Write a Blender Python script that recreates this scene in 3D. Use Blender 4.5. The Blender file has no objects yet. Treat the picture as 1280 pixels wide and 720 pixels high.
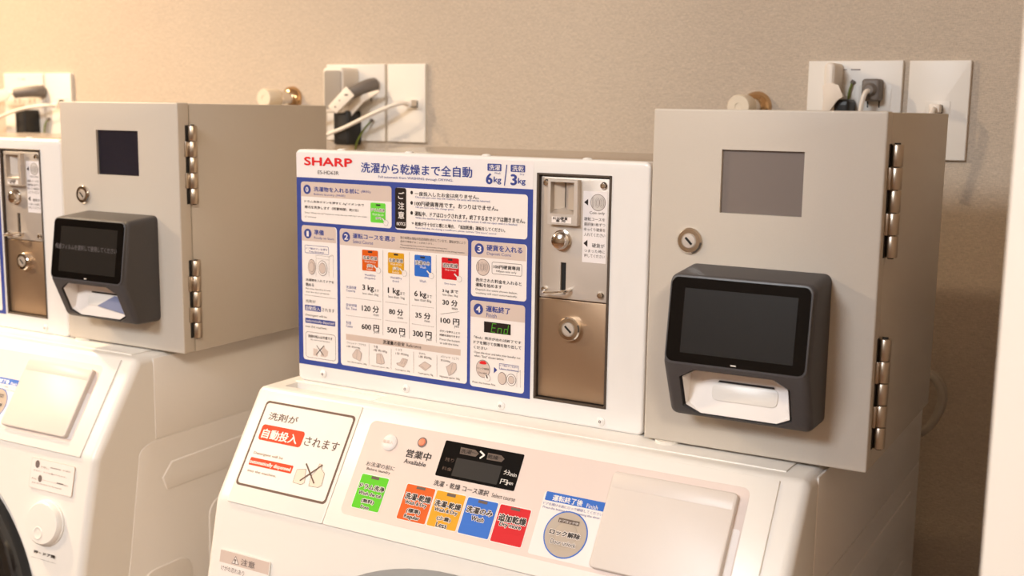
import bpy, bmesh, math, random
from mathutils import Matrix, Vector

SC = bpy.context.scene
COL = SC.collection
R = math.radians
ZT = 0.92                      # height of the machines' top deck above the floor

# ---------------------------------------------------------------- camera
cam_d = bpy.data.cameras.new('camera'); cam = bpy.data.objects.new('camera', cam_d); COL.objects.link(cam)
_r = Vector((0.86215272, 0.50646824, 0.01351327)); _u = Vector((-0.08878148, 0.12476458, 0.98820628)); _f = Vector((-0.49880912, 0.85318446, -0.15253113))
_m = Matrix((_r, _u, -_f)).transposed().to_4x4(); _m.translation = Vector((0.72344729, -0.83301704, ZT + 0.25897579))
cam.matrix_world = _m
cam_d.sensor_width = 36; cam_d.lens = 1444.776 / 1280 * 36
cam_d.clip_start = 0.02
cam_d.dof.use_dof = True; cam_d.dof.focus_distance = 0.95; cam_d.dof.aperture_fstop = 8.0
SC.camera = cam

# ---------------------------------------------------------------- world, lights, exposure
w = bpy.data.worlds.new('world'); SC.world = w; w.use_nodes = True
w.node_tree.nodes['Background'].inputs[0].default_value = (1.0, 0.9, 0.8, 1)
w.node_tree.nodes['Background'].inputs[1].default_value = 0.25
def lamp(name, kind, loc, power, col, size=0.1, target=None, spot=None, blend=0.5):
    d = bpy.data.lights.new(name, kind); o = bpy.data.objects.new(name, d); COL.objects.link(o)
    o.location = loc; d.energy = power; d.color = col
    if kind == 'AREA': d.shape = 'DISK'; d.size = size
    else: d.shadow_soft_size = size
    if kind == 'SPOT': d.spot_size = spot; d.spot_blend = blend
    if target is not None:
        o.rotation_euler = (Vector(target) - Vector(loc)).to_track_quat('-Z', 'Y').to_euler()
    return o
lamp('warm_downlight', 'SPOT', (-1.45, -0.16, 2.38), 250, (1.0, 0.72, 0.43), 0.035, (-0.95, 0.0, 0.95), R(74), 1.0)
lamp('cool_ceiling_light', 'AREA', (-0.15, -2.4, 2.40), 86, (0.88, 0.94, 1.0), 0.9, (0.3, 0.1, 1.0))
lamp('aisle_ceiling_light', 'AREA', (1.9, -2.2, 2.40), 50, (1.0, 0.85, 0.66), 0.5, (-0.2, 0.0, 0.9))
lamp('entrance_ceiling_light', 'AREA', (-2.62, -1.53, 2.38), 54, (1.0, 0.76, 0.50), 0.16, (-0.7, 0.0, 0.9))
vs = SC.view_settings
vs.view_transform = 'Standard'; vs.look = 'None'; vs.gamma = 1; vs.use_curve_mapping = False; vs.exposure = -0.22

# ---------------------------------------------------------------- materials
def lin(c): return tuple(((x / 255) / 12.92 if x / 255 <= 0.04045 else ((x / 255 + 0.055) / 1.055) ** 2.4) for x in c)
MATS = {}
def mat(name, rgb, rough=0.5, metal=0.0, spec=0.5, emit=0.0, coat=0.0, alpha=None, noise=None, bump=None, trans=0.0):
    m = bpy.data.materials.new(name); m.use_nodes = True; nt = m.node_tree; b = nt.nodes['Principled BSDF']
    c = lin(rgb) + (1,)
    b.inputs['Base Color'].default_value = c; b.inputs['Roughness'].default_value = rough; b.inputs['Metallic'].default_value = metal
    b.inputs['Specular IOR Level'].default_value = spec; b.inputs['Coat Weight'].default_value = coat
    b.inputs['Transmission Weight'].default_value = trans
    if emit: b.inputs['Emission Color'].default_value = c; b.inputs['Emission Strength'].default_value = emit
    tc = None
    if noise or bump: tc = nt.nodes.new('ShaderNodeTexCoord')
    if noise:        # (scale, amount): gentle mottling of the colour
        n = nt.nodes.new('ShaderNodeTexNoise'); n.inputs['Scale'].default_value = noise[0]; n.inputs['Detail'].default_value = 4
        nt.links.new(tc.outputs['Object'], n.inputs['Vector'])
        mx = nt.nodes.new('ShaderNodeMix'); mx.data_type = 'RGBA'
        mx.inputs['A'].default_value = tuple(x * (1 - noise[1]) for x in c[:3]) + (1,); mx.inputs['B'].default_value = tuple(min(1, x * (1 + noise[1])) for x in c[:3]) + (1,)
        nt.links.new(n.outputs['Fac'], mx.inputs['Factor']); nt.links.new(mx.outputs['Result'], b.inputs['Base Color'])
    if bump:         # (scale, strength, stretch)
        n = nt.nodes.new('ShaderNodeTexNoise'); n.inputs['Scale'].default_value = bump[0]; n.inputs['Detail'].default_value = 3
        mp = nt.nodes.new('ShaderNodeMapping'); mp.inputs['Scale'].default_value = bump[2]
        nt.links.new(tc.outputs['Object'], mp.inputs['Vector']); nt.links.new(mp.outputs['Vector'], n.inputs['Vector'])
        bp = nt.nodes.new('ShaderNodeBump'); bp.inputs['Strength'].default_value = bump[1]; bp.inputs['Distance'].default_value = 0.001
        nt.links.new(n.outputs['Fac'], bp.inputs['Height']); nt.links.new(bp.outputs['Normal'], b.inputs['Normal'])
    MATS[name] = m; return m
mat('white', (230, 226, 221), 0.32)
mat('white_gloss', (230, 227, 225), 0.22, coat=0.2)
mat('white_side', (234, 229, 224), 0.38)
mat('overlay', (214, 198, 191), 0.42)
mat('overlay_pale', (226, 219, 217), 0.42)
mat('lid_white', (210, 201, 195), 0.36)
mat('cabinet', (196, 187, 176), 0.42, noise=(900, 0.03), bump=(1400, 0.12, (1, 1, 1)))
mat('steel', (206, 196, 186), 0.5, 0.7, bump=(60, 0.05, (1, 1, 40)))
mat('steel_top', (205, 195, 185), 0.22, 1.0)
mat('steel_dark', (176, 150, 124), 0.42, 0.8, bump=(500, 0.12, (12, 1, 0.4)))
mat('chrome', (225, 220, 214), 0.12, 1.0)
mat('hinge_steel', (190, 176, 160), 0.34, 1.0)
mat('brass', (205, 172, 132), 0.18, 1.0)
mat('frame_dark', (92, 82, 74), 0.45, 0.6)
mat('seam_dark', (40, 37, 34), 0.7)
mat('hole_black', (12, 11, 11), 0.6)
mat('terminal', (66, 63, 64), 0.55, bump=(2500, 0.08, (1, 1, 1)))
mat('terminal_rim', (76, 75, 78), 0.4)
mat('glass_black', (11, 10, 10), 0.14, spec=0.25)
mat('display_off', (30, 28, 27), 0.3, spec=0.3)
mat('tray_white', (232, 226, 222), 0.3)
mat('window_film', (118, 108, 103), 0.35)
mat('window_dark', (34, 32, 42), 0.25)
mat('plate_white', (228, 222, 214), 0.4)
mat('plug_grey', (112, 104, 98), 0.5)
mat('cord_white', (232, 222, 210), 0.45)
mat('adapter_face_shade', (150, 142, 134), 0.5)
mat('black_plastic', (28, 26, 25), 0.4)
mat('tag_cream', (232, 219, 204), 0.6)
mat('earth_green', (110, 120, 40), 0.5)
mat('knob_white', (226, 212, 190), 0.45)
mat('hose', (205, 195, 182), 0.25, trans=0.35)
mat('door_black', (16, 14, 14), 0.12, coat=0.4)
mat('door_grey', (120, 114, 110), 0.3)
mat('wallpaper', (199, 184, 167), 0.85, spec=0.2)
mat('paint_white', (238, 232, 224), 0.6)
mat('ceiling_paint', (236, 230, 222), 0.8)
mat('floor_wood', (122, 88, 62), 0.4, noise=(6, 0.25))
mat('screen_text', (96, 92, 96), 0.4, emit=0.05)
mat('slip_blue', (120, 128, 160), 0.5)
mat('lamp_orange', (228, 130, 96), 0.3, emit=0.1)
# printing inks
for n_, c_ in dict(ink=(52, 45, 44), navy=(58, 70, 140), bluefield=(56, 72, 146), paper=(234, 226, 222), sheet=(230, 224, 224), header=(206, 188, 178), tan=(204, 184, 172), line=(120, 108, 104),
                   red=(214, 40, 44), green=(104, 206, 62), orange=(208, 88, 12), yellow=(210, 154, 22), blue=(46, 104, 196), redbtn=(198, 18, 28), black=(36, 26, 22), coin=(202, 196, 192),
                   brown=(104, 82, 72), palebrown=(160, 132, 114), orangered=(218, 62, 22), cream=(228, 210, 194), white=(246, 240, 234), lcdgrey=(98, 84, 76), lcdscreen=(32, 28, 26), lcddim=(92, 72, 62), ledgreen=(84, 170, 44), bannerblue=(44, 100, 190), beige=(176, 163, 150), grass=(86, 192, 22)).items():
    mat('ink_' + n_, c_, 0.5, spec=0.25)
def MT(n): return MATS.get(n) or MATS['ink_' + n]
# woven wallpaper: crossed fine threads
_nt = MATS['wallpaper'].node_tree; _b = _nt.nodes['Principled BSDF']
_tc = _nt.nodes.new('ShaderNodeTexCoord'); _hs = []
for _s in ((260, 260, 1400), (1400, 1400, 260)):
    _mp = _nt.nodes.new('ShaderNodeMapping'); _mp.inputs['Scale'].default_value = _s; _n = _nt.nodes.new('ShaderNodeTexNoise'); _n.inputs['Scale'].default_value = 1.0; _n.inputs['Detail'].default_value = 2
    _nt.links.new(_tc.outputs['Object'], _mp.inputs['Vector']); _nt.links.new(_mp.outputs['Vector'], _n.inputs['Vector']); _hs.append(_n)
_add = _nt.nodes.new('ShaderNodeMath'); _add.operation = 'ADD'; _nt.links.new(_hs[0].outputs['Fac'], _add.inputs[0]); _nt.links.new(_hs[1].outputs['Fac'], _add.inputs[1])
_bp = _nt.nodes.new('ShaderNodeBump'); _bp.inputs['Strength'].default_value = 0.5; _bp.inputs['Distance'].default_value = 0.0015
_nt.links.new(_add.outputs[0], _bp.inputs['Height']); _nt.links.new(_bp.outputs['Normal'], _b.inputs['Normal'])
_mr = _nt.nodes.new('ShaderNodeMapRange'); _mr.inputs['From Min'].default_value = 0.6; _mr.inputs['From Max'].default_value = 1.4; _nt.links.new(_add.outputs[0], _mr.inputs['Value'])
_mx = _nt.nodes.new('ShaderNodeMix'); _mx.data_type = 'RGBA'; _c = lin((199, 184, 167))
_mx.inputs['A'].default_value = tuple(x * 0.76 for x in _c) + (1,); _mx.inputs['B'].default_value = tuple(x * 1.18 for x in _c) + (1,)
_nt.links.new(_mr.outputs['Result'], _mx.inputs['Factor']); _nt.links.new(_mx.outputs['Result'], _b.inputs['Base Color'])

# ---------------------------------------------------------------- helpers
def rr(u0, v0, u1, v1, r, seg=5, top=0):
    """rounded rectangle, counter-clockwise; top=1 rounds only the upper corners"""
    u0, u1 = min(u0, u1), max(u0, u1); v0, v1 = min(v0, v1), max(v0, v1)
    r = min(r, (u1 - u0) / 2.01, (v1 - v0) / 2.01); pts = []
    for cu, cv, a, low in ((u0 + r, v0 + r, 180, 1), (u1 - r, v0 + r, 270, 1), (u1 - r, v1 - r, 0, 0), (u0 + r, v1 - r, 90, 0)):
        if (top and low) or r < 1e-5:
            pts.append((u0 if a in (180, 90) else u1, v0 if low else v1)); continue
        for i in range(seg + 1):
            t = R(a + 90 * i / seg); pts.append((cu + r * math.cos(t), cv + r * math.sin(t)))
    return pts
def ell(cu, cv, ru, rv, n=32): return [(cu + ru * math.cos(2 * math.pi * i / n), cv + rv * math.sin(2 * math.pi * i / n)) for i in range(n)]
def frame(o, eu, ev):
    eu = Vector(eu).normalized(); ev = Vector(ev).normalized(); en = eu.cross(ev)
    m = Matrix((eu, ev, en)).transposed().to_4x4(); m.translation = Vector(o); return m
class MB:
    def __init__(s, M=None): s.bm = bmesh.new(); s.M = M.copy() if M else Matrix(); s.mats = []
    def mi(s, m):
        m = MT(m)
        if m not in s.mats: s.mats.append(m)
        return s.mats.index(m)
    def merge(s, t, m, M2=None):
        i = s.mi(m)
        for f in t.faces: f.material_index = i
        bmesh.ops.recalc_face_normals(t, faces=t.faces) if len(t.faces) > 1 else None
        t.transform(s.M @ M2 if M2 else s.M)
        me = bpy.data.meshes.new('tmp'); t.to_mesh(me); t.free(); s.bm.from_mesh(me); bpy.data.meshes.remove(me); return s
    def plate(s, poly, n0, n1, m, bev=0, seg=2, both=False, M2=None):
        t = bmesh.new(); lo = [t.verts.new((u, v, n0)) for u, v in poly]; f = t.faces.new(lo)
        g = bmesh.ops.extrude_face_region(t, geom=[f]); vs_ = [x for x in g['geom'] if isinstance(x, bmesh.types.BMVert)]
        for x in vs_: x.co.z = n1
        if bev:
            es = [e for e in t.edges if all(abs(x.co.z - n1) < 1e-7 for x in e.verts)]
            if both: es = list(t.edges)
            bmesh.ops.bevel(t, geom=es, offset=bev, segments=seg, profile=0.5, affect='EDGES', clamp_overlap=True)
        return s.merge(t, m, M2)
    def box(s, u0, u1, v0, v1, n0, n1, m, bev=0, seg=2, M2=None):
        return s.plate([(u0, v0), (u1, v0), (u1, v1), (u0, v1)], n0, n1, m, bev, seg, True, M2)
    def flat(s, poly, n, m):
        t = bmesh.new(); a = sum(p[0] * q[1] - q[0] * p[1] for p, q in zip(poly, poly[1:] + poly[:1]))
        if a < 0: poly = poly[::-1]
        t.faces.new([t.verts.new((u, v, n)) for u, v in poly]); return s.merge(t, m)
    def lathe(s, cu, cv, prof, m, n=40, su=1.0, sv=1.0, M2=None):
        t = bmesh.new(); rings = []
        for r, h in prof:
            if r < 1e-6: rings.append([t.verts.new((cu, cv, h))])
            else: rings.append([t.verts.new((cu + r * su * math.cos(2 * math.pi * i / n), cv + r * sv * math.sin(2 * math.pi * i / n), h)) for i in range(n)])
        for a, b in zip(rings, rings[1:]):
            for i in range(n):
                j = (i + 1) % n
                if len(a) == 1 and len(b) == 1: continue
                if len(a) == 1: t.faces.new((a[0], b[j], b[i]))
                elif len(b) == 1: t.faces.new((a[i], a[j], b[0]))
                else: t.faces.new((a[i], a[j], b[j], b[i]))
        return s.merge(t, m, M2)
    def tube(s, path, r, m, n=10, caps=True):
        t = bmesh.new(); P = [Vector(p) for p in path]; rings = []; up = None
        for i, p in enumerate(P):
            d = (P[min(i + 1, len(P) - 1)] - P[max(i - 1, 0)]).normalized()
            if up is None: up = Vector((0, 0, 1)) if abs(d.z) < 0.9 else Vector((1, 0, 0))
            x = d.cross(up).normalized(); y = x.cross(d); up = y
            rad = r[i] if isinstance(r, (list, tuple)) else r
            rings.append([t.verts.new(p + rad * (math.cos(2 * math.pi * k / n) * x + math.sin(2 * math.pi * k / n) * y)) for k in range(n)])
        for a, b in zip(rings, rings[1:]):
            for i in range(n): t.faces.new((a[i], a[(i + 1) % n], b[(i + 1) % n], b[i]))
        if caps: t.faces.new(rings[0]); t.faces.new(rings[-1])
        return s.merge(t, m)
    def build(s, name, parent=None, smooth=35):
        me = bpy.data.meshes.new(name); s.bm.to_mesh(me); s.bm.free()
        for m in s.mats: me.materials.append(m)
        if smooth:
            for p in me.polygons: p.use_smooth = True
            me.set_sharp_from_angle(angle=R(smooth))
        o = bpy.data.objects.new(name, me); COL.objects.link(o)
        if parent: o.parent = parent
        return o
def cut(o, cutters):
    """carve real openings: cutters are MB objects in o's own coordinates"""
    tmp = []
    for c in cutters:
        me = bpy.data.meshes.new('cutter'); c.bm.to_mesh(me); c.bm.free()
        for m in c.mats: me.materials.append(m)
        k = bpy.data.objects.new('cutter', me); COL.objects.link(k); k.matrix_world = Matrix(); tmp.append(k)
        md = o.modifiers.new('cut', 'BOOLEAN'); md.operation = 'DIFFERENCE'; md.object = k; md.solver = 'EXACT'
    par = o.parent; o.parent = None; mw = o.matrix_world.copy(); o.matrix_world = Matrix()
    bpy.context.view_layer.update(); dg = bpy.context.evaluated_depsgraph_get()
    me = bpy.data.meshes.new_from_object(o.evaluated_get(dg)); o.modifiers.clear(); old = o.data; o.data = me; me.name = old.name; bpy.data.meshes.remove(old)
    for k in tmp:
        d = k.data; bpy.data.objects.remove(k); bpy.data.meshes.remove(d)
    for p in o.data.polygons: p.use_smooth = True
    o.data.set_sharp_from_angle(angle=R(35)); o.parent = par; o.matrix_basis = Matrix()
    return o
def smooth_path(pts, n=8):
    P = [Vector(p) for p in pts]; out = []
    for i in range(len(P) - 1):
        p0, p1, p2, p3 = P[max(i - 1, 0)], P[i], P[i + 1], P[min(i + 2, len(P) - 1)]
        for k in range(n):
            t = k / n; out.append(0.5 * ((2 * p1) + (p2 - p0) * t + (2 * p0 - 5 * p1 + 4 * p2 - p3) * t * t + (3 * p1 - p0 - 3 * p2 + p3) * t ** 3))
    return out + [P[-1]]
def tag(o, label, cat, group=None):
    o['label'] = label; o['category'] = cat
    if group: o['group'] = group
    return o
def thing(name, loc, label, cat, group=None, rz=0.0):
    o = bpy.data.objects.new(name, None); COL.objects.link(o); o.location = loc; o.rotation_euler = (0, 0, rz); o.empty_display_size = 0.05
    return tag(o, label, cat, group)
def structure(o): o['kind'] = 'structure'; return o
def children(o): return [c for c in bpy.data.objects if c.parent == o]
def copy_tree(o, parent=None):
    c = o.copy(); COL.objects.link(c)
    if parent: c.parent = parent
    for ch in children(o): copy_tree(ch, c)
    return c

# ---------------------------------------------------------------- printed artwork (metres, in the plane of the part it is printed on)
ART={}
ART['title']=[
('T', 'red', 3, 'SHARP', 0.0116, 0.21295, 0.06709, 0.20561, 0.035, None),
('T', 'ink', 3, 'ES-HD63R', 0.0273, 0.20122, 0.052, 0.19787, 0, None),
('T', 'navy', 3, '洗濯から乾燥まで全自動', 0.07753, 0.21034, 0.19582, 0.20127, 0.012, None),
('T', 'navy', 3, 'Full automatic from WASHING through DRYING.', 0.09689, 0.19928, 0.17661, 0.19648, 0, None),
('R','navy',2,0.2111,0.21388,0.2248,0.2078,0.0008,0),
('T', 'paper', 3, '洗濯', 0.21269, 0.21304, 0.22349, 0.20853, 0.006, None),
('T', 'navy', 3, 'Wash', 0.21802, 0.20699, 0.22392, 0.20543, 0, None),
('T', 'navy', 3, '6', 0.21015, 0.20556, 0.21579, 0.19683, 0.03, None),
('T', 'navy', 3, 'kg', 0.21755, 0.20306, 0.2247, 0.19688, 0.015, None),
('L','navy',3,0.23004,0.21332,0.22796,0.19625,0.0009),
('R','navy',2,0.23378,0.21368,0.24769,0.2078,0.0008,0),
('T', 'paper', 3, '洗乾', 0.23546, 0.21296, 0.2464, 0.20841, 0.006, None),
('T', 'navy', 3, 'Dry', 0.24299, 0.20685, 0.24684, 0.20502, 0, None),
('T', 'navy', 3, '3', 0.23429, 0.20562, 0.23957, 0.19699, 0.03, None),
('T', 'navy', 3, 'kg', 0.24114, 0.20291, 0.24813, 0.19692, 0.015, None),
]
ART['step0']=[
('R','paper',1,0.007,0.19026,0.11129,0.15264,0.003,0),
('R','header',2,0.007,0.19026,0.11136,0.17646,0.003,1),
('E','navy',3,0.01441,0.1831,0.00439,0.00439),
('T', 'paper', 4, '0', 0.01294, 0.18522, 0.01587, 0.18071, 0.018, None),
('T', 'navy', 3, '洗濯物を入れる前に', 0.02244, 0.18604, 0.07525, 0.18176, 0.018, None),
('T', 'navy', 3, '(無料)', 0.07733, 0.18537, 0.08827, 0.18239, 0, None),
('T', 'navy', 3, 'Before laundry (FREE)', 0.02234, 0.17999, 0.05916, 0.1777, 0, None),
('T', 'ink', 3, 'ドラム洗浄ボタンを押すと Ag⁺イオン水で', 0.01121, 0.17298, 0.08067, 0.17048, 0.01, None),
('T', 'ink', 3, '槽内を洗浄します（所要時間：約1分）', 0.01113, 0.16805, 0.07433, 0.16535, 0.01, None),
('T', 'ink', 3, 'Press "Wash the tub" button to wash the tub with Ag+ ion water.', 0.01152, 0.16209, 0.08453, 0.16039, 0, None),
('T', 'ink', 3, '(1 minute)', 0.01146, 0.15832, 0.02479, 0.1565, 0, None),
('R','green',2,0.08791,0.17463,0.1047,0.15684,0.0012,0),
('R','ink',3,0.09412,0.17345,0.09907,0.17197,0.0002,0),
('T', 'ink', 4, 'ドラム洗浄', 0.08912, 0.16969, 0.10367, 0.16675, 0.01, 'paper'),
('T', 'paper', 3, 'Wash the tub', 0.09003, 0.16523, 0.10242, 0.16319, 0, None),
('T', 'ink', 4, '(無料)', 0.09375, 0.16219, 0.10009, 0.15981, 0, 'paper'),
('E','line',4,0.10517,0.15725,0.00268,0.00268),
('E','paper',5,0.10517,0.15725,0.00249,0.00249),
('L','line',4,0.10517,0.15725,0.10164,0.1609,0.0016),
('L','paper',5,0.10517,0.15725,0.10164,0.1609,0.0011),
]
ART['notice']=[
('R','paper',1,0.11523,0.18952,0.25071,0.15216,0.003,0),
('R','black',2,0.11522,0.18933,0.12744,0.1533,0.002,0),
('T', 'paper', 4, 'ご', 0.1188, 0.18581, 0.1252, 0.17955, 0.01, None),
('T', 'paper', 4, '注', 0.11878, 0.17661, 0.12519, 0.17036, 0.01, None),
('T', 'paper', 4, '意', 0.11876, 0.16835, 0.12519, 0.16211, 0.01, None),
('T', 'paper', 4, 'NOTICE', 0.11731, 0.15891, 0.12661, 0.15597, 0.01, None),
('E','ink',2,0.13322,0.18572,0.00139,0.00164),
('E','ink',2,0.13323,0.17668,0.00139,0.00164),
('E','ink',2,0.13323,0.1678,0.0014,0.00165),
('T', 'ink', 3, '一度投入したお金は戻りません。', 0.13662, 0.18685, 0.20289, 0.18328, 0.012, None),
('T', 'navy', 3, 'Once you put coins into the machine, the coins will not be returned.', 0.13721, 0.18304, 0.21447, 0.18063, 0, None),
('T', 'ink', 3, '100円硬貨専用です。おつりはでません。', 0.13663, 0.17849, 0.222, 0.17429, 0.012, None),
('T', 'navy', 3, '100 yen coin only. No change given.', 0.13745, 0.17392, 0.178, 0.17194, 0, None),
('T', 'ink', 3, '運転中、ドアはロックされます。終了するまでドアは開きません。', 0.13664, 0.16954, 0.24838, 0.16537, 0.012, None),
('T', 'navy', 3, 'While the machine is in operation, the door will be locked. It will not open until it is finished.', 0.13723, 0.16475, 0.24138, 0.16255, 0, None),
('T', 'ink', 3, '※', 0.13323, 0.15968, 0.13559, 0.15789, 0, None),
('T', 'ink', 3, '乾燥が不十分だと感じた場合、「追加乾燥」運転をしてください。', 0.137, 0.1602, 0.22923, 0.15681, 0.012, None),
('T', 'navy', 3, 'If you feel that the drying is insufficient, please operate "Dry more" course.', 0.13747, 0.15587, 0.2212, 0.15387, 0, None),
]
ART['step1']=[
('R','paper',1,0.00717,0.14956,0.04911,0.02098,0.003,0),
('R','header',2,0.00717,0.14956,0.04805,0.13488,0.003,1),
('E','navy',3,0.01458,0.14183,0.00452,0.00452),
('T', 'paper', 4, '1', 0.01333, 0.14409, 0.01561, 0.13922, 0.018, None),
('T', 'navy', 3, '準備', 0.02226, 0.146, 0.03375, 0.1411, 0.018, None),
('T', 'navy', 3, 'Ready to Start', 0.02215, 0.13949, 0.04588, 0.13695, 0, None),
('O','navy',2,0.01062,0.131,0.03931,0.12339,0.0012,0.0004),
('T', 'navy', 3, 'ドア開ボタンを押す', 0.0122, 0.12893, 0.03809, 0.12688, 0, None),
('T', 'navy', 3, 'Press the button', 0.01603, 0.12601, 0.0333, 0.12428, 0, None),
('L','line',3,0.02422,0.12209,0.0239,0.10192,0.0002),
('L','line',3,0.02422,0.12209,0.0396,0.12175,0.0002),
('L','line',3,0.0396,0.12175,0.03934,0.10264,0.0002),
('L','line',3,0.0396,0.12175,0.04362,0.12397,0.0002),
('L','line',3,0.02418,0.11916,0.03956,0.11867,0.0002),
('L','line',3,0.04466,0.12322,0.0444,0.10265,0.0002),
('L','line',3,0.04466,0.12322,0.0396,0.12175,0.0002),
('E','line',4,0.03182,0.11038,0.00569,0.00729),
('E','paper',5,0.03182,0.11038,0.00529,0.00678),
('E','line',6,0.03182,0.11038,0.00405,0.00519),
('E','header',7,0.03182,0.11038,0.00373,0.00478),
('E','line',4,0.01889,0.1106,0.00454,0.00732),
('E','header',5,0.01889,0.1106,0.00423,0.00682),
('E','line',6,0.01889,0.1106,0.00298,0.0048),
('E','header',7,0.01889,0.1106,0.00272,0.00438),
('T', 'ink', 3, '洗濯物を入れてドアを', 0.01147, 0.09934, 0.04506, 0.09687, 0.012, None),
('T', 'ink', 3, '閉める', 0.01139, 0.09493, 0.02106, 0.09197, 0.012, None),
('T', 'ink', 3, 'Put your laundry in and', 0.01131, 0.09055, 0.04054, 0.0887, 0, None),
('T', 'ink', 3, 'shut the door properly.', 0.01125, 0.08724, 0.03974, 0.08561, 0, None),
('L','line',3,0.00993,0.08333,0.04683,0.0829,0.0003),
('T', 'ink', 3, '洗剤が', 0.0108, 0.07925, 0.02303, 0.07614, 0, None),
('R','navy',2,0.00977,0.074,0.02924,0.06858,0.0008,0),
('T', 'paper', 3, '自動投入', 0.011, 0.07314, 0.02833, 0.06922, 0.006, None),
('T', 'ink', 3, 'されます', 0.03054, 0.07285, 0.0456, 0.06951, 0, None),
('T', 'ink', 3, 'Detergent will be', 0.01056, 0.06547, 0.03638, 0.06286, 0, None),
('R','navy',2,0.01001,0.06136,0.0462,0.0566,0.0006,0),
('T', 'paper', 3, 'automatically dispensed', 0.01109, 0.06048, 0.04499, 0.05696, 0, None),
('T', 'ink', 3, 'into the machine.', 0.01036, 0.05461, 0.03623, 0.05248, 0, None),
('O','line',2,0.0101,0.04841,0.04655,0.02335,0.003,0.0004),
('T', 'ink', 3, '洗剤の投入は不要です', 0.01334, 0.04568, 0.04268, 0.04283, 0.012, None),
('T', 'ink', 3, 'No need to use detergent', 0.01641, 0.0417, 0.03959, 0.04003, 0, None),
('P','header',2,[(0.01938,0.03277),(0.02467,0.03252),(0.02456,0.02535),(0.01927,0.02595)]),
('P','header',2,[(0.0298,0.03337),(0.03186,0.03669),(0.03339,0.0365),(0.03336,0.03441),(0.03748,0.03182),(0.03665,0.02742),(0.03386,0.02573),(0.02814,0.02603)]),
('L','ink',4,0.02364,0.03598,0.03172,0.02745,0.0007),
('L','ink',4,0.03247,0.03676,0.02272,0.02698,0.0007),
]
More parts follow.
